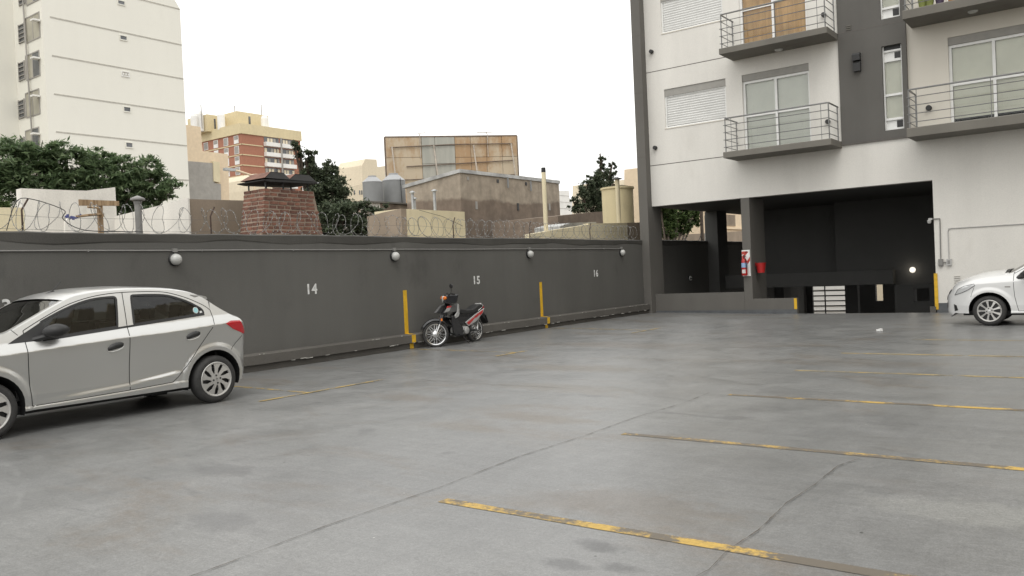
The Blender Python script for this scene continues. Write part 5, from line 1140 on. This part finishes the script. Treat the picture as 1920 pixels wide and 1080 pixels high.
D = [(-2.30, 1.128), (-2.264, 1.150), (-2.10, 1.238), (-1.88, 1.345), (-1.717, 1.408), (-1.523, 1.458), (-1.328, 1.487), (-1.123, 1.499), (-.874, 1.497), (-.70, 1.490), (-.54, 1.470), (-.326, 1.402), (-.155, 1.322), (-.064, 1.268), (-.005, 1.215)]
bseam = [(-1.123, 1.499), (-1.135, 1.25), (-1.145, 1.094), (-1.148, .95), (-1.152, .65), (-1.149, .323)]
fseam = [(-2.30, 1.128), (-2.300, 1.03), (-2.298, .93), (-2.294, .74), (-2.280, .53), (-2.249, .298)]
rseam = [(-.005, 1.215), (.010, 1.12), (.000, 1.03), (-.03, .985), (-.087, .92), (-.215, .758), (-.401, .523), (-.52, .40), (-.596, .346)]
dbot = [(-2.249, .298), (-1.149, .323), (-.596, .346)]
win1 = catmull([(-2.106, 1.208), (-1.888, 1.309), (-1.724, 1.372), (-1.578, 1.415), (-1.433, 1.440), (-1.265, 1.449), (-1.222, 1.443), (-1.210, 1.42)], 4) + [(-1.235, 1.25), (-1.262, 1.094), (-1.70, 1.058), (-2.10, 1.022)]
win2 = [(-1.022, 1.432), (-1.014, 1.450)] + catmull([(-.995, 1.457), (-.80, 1.454), (-.614, 1.442), (-.49, 1.416), (-.317, 1.352), (-.168, 1.268), (-.117, 1.224), (-.108, 1.188)], 4) + [(-.112, 1.176), (-.55, 1.142), (-1.055, 1.105)]
belt = ([(-2.12, 1.010), (-1.70, 1.044), (-1.145, 1.086)], [(-1.145, 1.086), (-.55, 1.130), (-.10, 1.166)])
cfg = dict(ws=(-2.60, -1.83), rg=(-.03, .31), hood=-3.30, tg=.40, crown=[(0, .10), (.12, .09), (.22, .02), (.28, .0), (.36, .005), (.42, .03), (.48, .045), (.62, .035), (.72, .05), (.80, .07), (.88, .085), (1, .08)], zl=.255,
           dseam=D, bseam=bseam, fseam=fseam, rseam=rseam, dbot=dbot, win1=win1, win2=win2, belt=belt, sail=[(-2.477, 1.0), (-2.273, 1.115), (-2.10, 1.212), (-2.085, 1.20), (-2.10, 1.012)],
           handles=[(-1.325, .865), (-.31, .912)], mirror=(-2.02, 1.105), seams=[[(.42, .846), (.32, .75), (.245, .672)], [(-2.42, 1.149), (-2.36, 1.085)]],
           tail=[[(.165, 1.028), (.25, 1.060), (.385, 1.055), (.41, 1.02), (.492, .882), (.46, .862), (.38, .90), (.28, .945)]], head=[[(-3.35, .70), (-3.28, .78), (-3.0, .86), (-2.92, .86), (-3.05, .76)]], antenna=(-1.66,))
car = thing('silver_car', 'silver five door hatchback parked beside the dark wall', 'car', (-10.455, 6.36, 0), R(90))
build_car(car, CS, cfg, 'silver')
# stickers on the rear side glass
for o in [o for o in car.children if o.name.startswith('door')]:
    pass
st_ = [(-.205+.038*math.cos(a), 1.225+.042*math.sin(a)) for a in [2*math.pi*k/18 for k in range(18)]]
CS.skin('round_sticker', st_, [], 'numwhite', car, -1, -.006, .1, .1); CS.skin('round_sticker', [(-.205+(p[0]+.205)*.78, 1.225+(p[1]-1.225)*.78) for p in st_], [], 'sticker', car, -1, -.004, .1, .1)
CS.skin('square_sticker', [(-.158, 1.185), (-.152, 1.212), (-.120, 1.216), (-.118, 1.190)], [], 'numwhite', car, -1, -.005, .1, .1)

# white hatchback at the right edge: front hub measured, tail like the other
sh_w = 2.0*0
wprof = [(FH-.69, .235), (FH-.725, .30), (FH-.725, .44), (FH-.715, .55), (FH-.665, .66), (FH-.585, .78), (FH-.40, .888), (FH-.215, .962), (FH+.01, 1.012), (FH+.25, 1.040), (FH+.43, 1.075), (FH+.66, 1.21), (FH+.88, 1.34), (FH+1.05, 1.425), (-1.45, 1.485), (-1.2, 1.51), (-1.0, 1.515), (-.868, 1.512), (-.65, 1.503), (-.447, 1.487), (-.25, 1.450), (-.12, 1.408), (-.02, 1.345), (.11, 1.245), (.255, 1.136), (.335, 1.075), (.385, .96), (.425, .83), (.452, .70), (.458, .55), (.452, .43), (.40, .31)]
CW = CarShape([(tl(a), b) for a, b in wprof], FH, [(FH-.7, .72), (FH-.3, .86), (FH+.4, .90), (-1.3, .94), (-.58, .965), (0, 1.0), (.5, 1.02)], .86, .31, False, FH-.25)
wD = [(FH+.455, 1.058), (FH+.50, 1.085), (FH+.70, 1.20), (FH+.92, 1.325), (FH+1.10, 1.400), (-1.45, 1.445), (-1.30, 1.462), (-1.123, 1.47), (-.874, 1.468), (-.70, 1.462), (-.54, 1.447), (-.326, 1.39), (-.155, 1.312), (-.064, 1.262), (-.005, 1.215)]
wcfg = dict(cfg); wcfg.update(ws=(FH+.36, FH+1.02), hood=FH-.60, dseam=wD, crown=[(0, .14), (.12, .15), (.22, .10), (.30, .08), (.36, .07), (.48, .045), (.62, .035), (.72, .05), (.80, .07), (.88, .085), (1, .08)],
    bseam=[(-1.123, 1.47), (-1.135, 1.25), (-1.145, 1.094), (-1.148, .95), (-1.152, .65), (-1.149, .323)],
    fseam=[(FH+.455, 1.058), (FH+.447, .95), (FH+.446, .79), (FH+.457, .593), (FH+.49, .42), (FH+.515, .30)], dbot=[(FH+.515, .30), (-1.149, .323), (-.596, .346)],
    win1=catmull([(FH+.72, 1.165), (FH+.94, 1.295), (FH+1.10, 1.365), (-1.45, 1.408), (-1.265, 1.425), (-1.222, 1.42), (-1.21, 1.40)], 4) + [(-1.262, 1.07), (-1.7, 1.04), (FH+.72, 1.01)],
    win2=[(-1.022, 1.41), (-1.014, 1.425)] + catmull([(-.995, 1.43), (-.80, 1.428), (-.614, 1.415), (-.49, 1.392), (-.317, 1.338), (-.168, 1.26), (-.117, 1.22), (-.108, 1.188)], 4) + [(-.112, 1.165), (-.55, 1.12), (-1.055, 1.085)],
    belt=([(FH+.70, 1.0), (-1.7, 1.028), (-1.145, 1.064)], [(-1.145, 1.064), (-.55, 1.11), (-.10, 1.156)]), sail=[(FH+.50, 1.0), (FH+.62, 1.115), (FH+.72, 1.17), (FH+.74, 1.165), (FH+.73, .998)],
    mirror=(FH+.70, 1.05), seams=[[(FH-.26, .80), (FH-.30, .70), (FH-.33, .60)]], antenna=None, rimstyle='star', spokes=9,
    head=[[(FH-.655, .640), (FH-.58, .765), (FH-.46, .828), (FH-.26, .874), (FH-.245, .84), (FH-.36, .76), (FH-.49, .695)]], fog=[[(FH-.69, .447), (FH-.63, .42), (FH-.603, .316), (FH-.68, .292)]], marker=[[(FH+.29, .788), (FH+.29, .81), (FH+.39, .807), (FH+.39, .785)]])
wc = thing('white_car', 'white hatchback nosing into the right edge of the picture by the white wall', 'car', (-2.352-FH, 19.55+.86, 0), 0)
build_car(wc, CW, wcfg, 'carwhite')
MB().tube([(FH+.30, -.55, 1.075), (FH+.45, -.25, 1.13), (FH+.62, .1, 1.245)], .012, 5).build('wiper', 'black', wc)

# ------------------------------------------------------------------ motorcycle
K_ = .95
bk = thing('motorcycle', 'small black and red motorcycle with wire wheels parked against the plinth', 'motorcycle', (-11.99, 13.32, 0), R(90+1))
def turn(v, a=R(-38), o=(.10, 0)):
    x, y = v[0]-o[0], v[1]-o[1]; return (o[0]+x*math.cos(a)-y*math.sin(a), o[1]+x*math.sin(a)+y*math.cos(a), v[2])
def bike_wheel(x, r, tw, steer, drum):
    w = bpy.data.objects.new('wheel', None); COL.objects.link(w); w.parent = bk
    c = (x, 0, r); 
    if steer: c = turn(c)
    w.location = c; w.rotation_euler = (0, .3, R(-38) if steer else 0)
    MB().lathe([(r-.065, -tw*.5), (r-.035, -tw*.62), (r-.012, -tw*.45), (r, 0), (r-.012, tw*.45), (r-.035, tw*.62), (r-.065, tw*.5)], axis=1, n=44).build('tyre', 'rubber', w, True)
    MB().lathe([(r-.062, -tw*.55), (r-.080, -tw*.50), (r-.085, 0), (r-.080, tw*.5), (r-.062, tw*.55), (r-.07, 0), (r-.062, -tw*.55)], axis=1, n=44).build('rim', 'chrome', w, True)
    MB().lathe([(0, -.055), (.03, -.055), (drum, -.035), (drum, .035), (.03, .055), (0, .055)], axis=1, n=24).build('hub', 'chrome', w, True)
    sp = MB()
    for k in range(36):
        a = 2*math.pi*k/36; b = a + (.45 if k % 2 else -.45); sg = 1 if k % 4 < 2 else -1
        sp.tube([(drum*.9*math.sin(b), sg*.032, drum*.9*math.cos(b)), ((r-.083)*math.sin(a), 0, (r-.083)*math.cos(a))], .0032, 4)
    tag(sp.build('spokes', 'chrome', w), kind='stuff')
bike_wheel(0, .290, .075, True, .07); bike_wheel(1.30, .283, .085, False, .07)
def tp(pts): return [turn(p) for p in pts]
for sy in (-.085, .085):
    MB().tube(tp([(.0, sy, .29), (.10, sy, .53)]), .016, 8).build('fork_leg', 'chrome', bk, True)
    MB().tube(tp([(.09, sy, .50), (.17, sy, .70)]), .030, 8).build('fork_sleeve', 'bikeblack', bk, True)
    MB().cbox(turn((.125, sy*1.3, .60)), (.035, .02, .05), Matrix.Rotation(R(-38), 3, 'Z')).build('reflector', 'orange', bk)
fd = []; 
for k in range(13):
    a = R(158-k*9.5); rr_ = .335
    for q, (yy, dz) in enumerate(((-.06, -.035), (-.045, 0), (0, .012), (.045, 0), (.06, -.035))):
        f = 1 if 0 < k < 12 else .6; fd.append(turn((rr_*math.cos(a)*1.0+(dz*math.cos(a)), yy*f, .29+(rr_+dz)*math.sin(a))))
MB().add(fd, [(k*5+q, k*5+q+1, (k+1)*5+q+1, (k+1)*5+q) for k in range(12) for q in range(4)]).build('front_mudguard', 'bikeblack', bk, True)
def bplate(name, mat, pts, y0, y1, st=False, bev=0):
    P = [(p[0]*K_, p[1]) for p in pts]; o = MB()
    if st:
        n = len(P); vs = [turn((p[0], y0, p[1]), o=(.22, 0)) for p in P]+[turn((p[0], y1, p[1]), o=(.22, 0)) for p in P]
        o.add(vs, [tuple(range(n)), tuple(range(2*n-1, n-1, -1))]+[(i, i+n, (i+1) % n+n, (i+1) % n) for i in range(n)])
    else: o.prism(P, 1, y0, y1)
    o = o.build(name, mat, bk)
    if bev: m = o.modifiers.new('round', 'BEVEL'); m.width = bev; m.segments = 3
    return o
bplate('head_cowl', 'bikeblack', [(.237, .955), (.25, 1.07), (.30, 1.13), (.43, 1.145), (.60, 1.13), (.555, .95), (.37, .915)], -.13, .13, True, .035)
hl = [(.215, 0, 1.02)]
MB().lathe([(0, -.012), (.055, -.008), (.075, .01), (.08, .04)], (0, 0, 0), axis=0, n=20).build('headlamp', 'headlamp', bk, True, turn((.222, 0, 1.03), o=(.22, 0)), (0, 0, R(-38)))
for sy in (-.135, .135): MB().lathe([(0, -.035), (.03, -.025), (.042, 0), (.03, .04), (0, .05)], turn((.25, sy, 1.06), o=(.22, 0)), axis=0, n=14).build('indicator', 'orange', bk, True)
MB().tube([turn(p, o=(.22, 0)) for p in ((.42, -.36, 1.135), (.38, -.24, 1.15), (.33, -.1, 1.12), (.33, .1, 1.12), (.38, .24, 1.15), (.42, .36, 1.135))], .012, 7).build('handlebar', 'blackm', bk, True)
for sy in (-1, 1):
    MB().tube([turn(p, o=(.22, 0)) for p in ((.375, sy*.26, 1.148), (.42, sy*.37, 1.135))], .018, 8).build('grip', 'black', bk, True)
    if sy > 0: continue
    MB().tube([turn(p, o=(.22, 0)) for p in ((.37, sy*.23, 1.15), (.38, sy*.25, 1.22), (.37, sy*.28, 1.28))], .006, 5).build('mirror_stem', 'black', bk, True)
    MB().lathe([(0, -.012), (.04, -.012), (.052, 0), (.04, .014), (0, .018)], turn((.37, sy*.29, 1.315), o=(.22, 0)), axis=0, n=18).build('mirror', 'black', bk, True)
bplate('head_tube', 'bikeblack', [(.19, .70), (.42, 1.0), (.50, .96), (.33, .66)], -.035, .035)
for sy in (-1, 1):
    y0, y1 = (-.17, -.10) if sy < 0 else (.10, .17)
    bplate('leg_shield', 'bikegrey', [(.10, .745), (.33, .90), (.56, .925), (.60, .88), (.53, .75), (.27, .725)], y0, y1, False, .02)
    bplate('shield_trim', 'bikesilver', [(.56, .925), (.605, .90), (.61, .70), (.58, .64), (.47, .60), (.43, .66), (.53, .745)], y0-.012 if sy < 0 else y1-.02, y0+.02 if sy < 0 else y1+.012, False, .012)
    bplate('lower_cowl', 'bikeblack', [(.35, .66), (.43, .66), (.56, .64), (.68, .46), (.76, .38), (.73, .20), (.50, .20), (.40, .30)], y0+.01, y1-.01, False, .02)
    if sy < 0: bplate('front_badge', 'bikesilver', [(.11, .76), (.20, .865), (.33, .87), (.25, .775)], y0-.008 if sy < 0 else y1-.01, y0+.01 if sy < 0 else y1+.008)
    if sy < 0: bplate('red_flash', 'bikered', [(.17, .845), (.205, .885), (.335, .885), (.32, .855)], y0-.011 if sy < 0 else y1-.01, y0+.01 if sy < 0 else y1+.011)
    y0, y1 = (-.135, -.11) if sy < 0 else (.11, .135)
    pn = bplate('side_panel', 'bikesilver', [(.862, .486), (1.20, .625), (1.478, .722), (1.62, .765), (1.56, .665), (1.29, .485), (.987, .395)], y0, y1, False, .01)
    for P_ in ([(.91, .475), (1.16, .575), (1.28, .60), (1.12, .50), (.985, .425)], [(1.20, .60), (1.34, .655), (1.44, .68), (1.36, .60), (1.26, .56)], [(1.40, .675), (1.56, .735), (1.53, .665), (1.42, .60)]):
        o = bplate('red_decal', 'bikered', P_, y0-.004 if sy < 0 else y1, y0 if sy < 0 else y1+.004)
    MB().tube([(1.30, sy*.09, .285), (1.34, sy*.10, .62)], .022, 8).build('shock', 'chrome', bk, True)
    MB().tube([(.72, sy*.10, .30), (1.30, sy*.085, .285)], .018, 6).build('swing_arm', 'blackm', bk, True)
    MB().tube([(1.34, sy*.10, .72), (1.49, sy*.11, .80), (1.56, sy*.06, .83)], .012, 6).build('grab_rail', 'chrome', bk, True)
bplate('body_core', 'bikeblack', [(.50, .62), (.66, .70), (.80, .68), (1.30, .70), (1.56, .80), (1.62, .72), (1.30, .52), (1.0, .44), (.80, .44)], -.10, .10)
bplate('seat', 'seat', [(.63, .735), (.66, .775), (.754, .797), (.99, .762), (1.20, .765), (1.42, .85), (1.50, .868), (1.56, .85), (1.585, .80), (1.30, .70), (1.226, .675), (.792, .672)], -.125, .125, False, .03)
bplate('tail_cover', 'bikesilver', [(1.46, .785), (1.545, .885), (1.575, .885), (1.66, .825), (1.60, .78)], -.09, .09, False, .02)
bplate('tail_lamp', 'tail', [(1.62, .80), (1.67, .83), (1.69, .76), (1.63, .74)], -.075, .075, False, .01)
bplate('rear_mudguard', 'black', [(1.52, .70), (1.63, .72), (1.75, .56), (1.82, .41), (1.79, .40), (1.70, .52), (1.56, .62)], -.07, .07)
bplate('number_plate', 'blackm', [(1.70, .60), (1.715, .61), (1.80, .44), (1.785, .43)], -.10, .10)
MB().lathe([(0, -.145), (.055, -.145), (.085, -.13), (.09, -.10), (.09, .10), (0, .10)], (.87, 0, .315), axis=1, n=20).cbox((.76, 0, .33), (.22, .18, .16)).tube([(.52, 0, .34), (.70, 0, .34)], .065, 12).build('engine', 'bikesilver', bk, True)
MB().lathe([(0, -.105), (.05, -.105), (.055, -.09), (.055, .0)], (1.02, 0, .30), axis=1, n=16).build('sprocket_cover', 'blackm', bk, True)
MB().tube([(.55, .07, .24), (.75, .12, .18), (1.0, .15, .22), (1.45, .16, .33)], [.018, .02, .035, .038], 10).build('exhaust', 'chrome', bk, True)
MB().tube([(.60, -.24, .225), (.60, .24, .225)], .012, 6).tube([(.60, -.24, .232), (.60, -.13, .232)], .02, 8).build('footrest', 'black', bk, True)
MB().tube([(.74, -.08, .24), (.84, -.20, .012)], .010, 6).cbox((.845, -.205, .008), (.05, .03, .012)).build('side_stand', 'blackm', bk)
MB().tube([(.9, -.09, .30), (1.3, -.07, .29)], .03, 6).build('chain_case', 'black', bk, True)
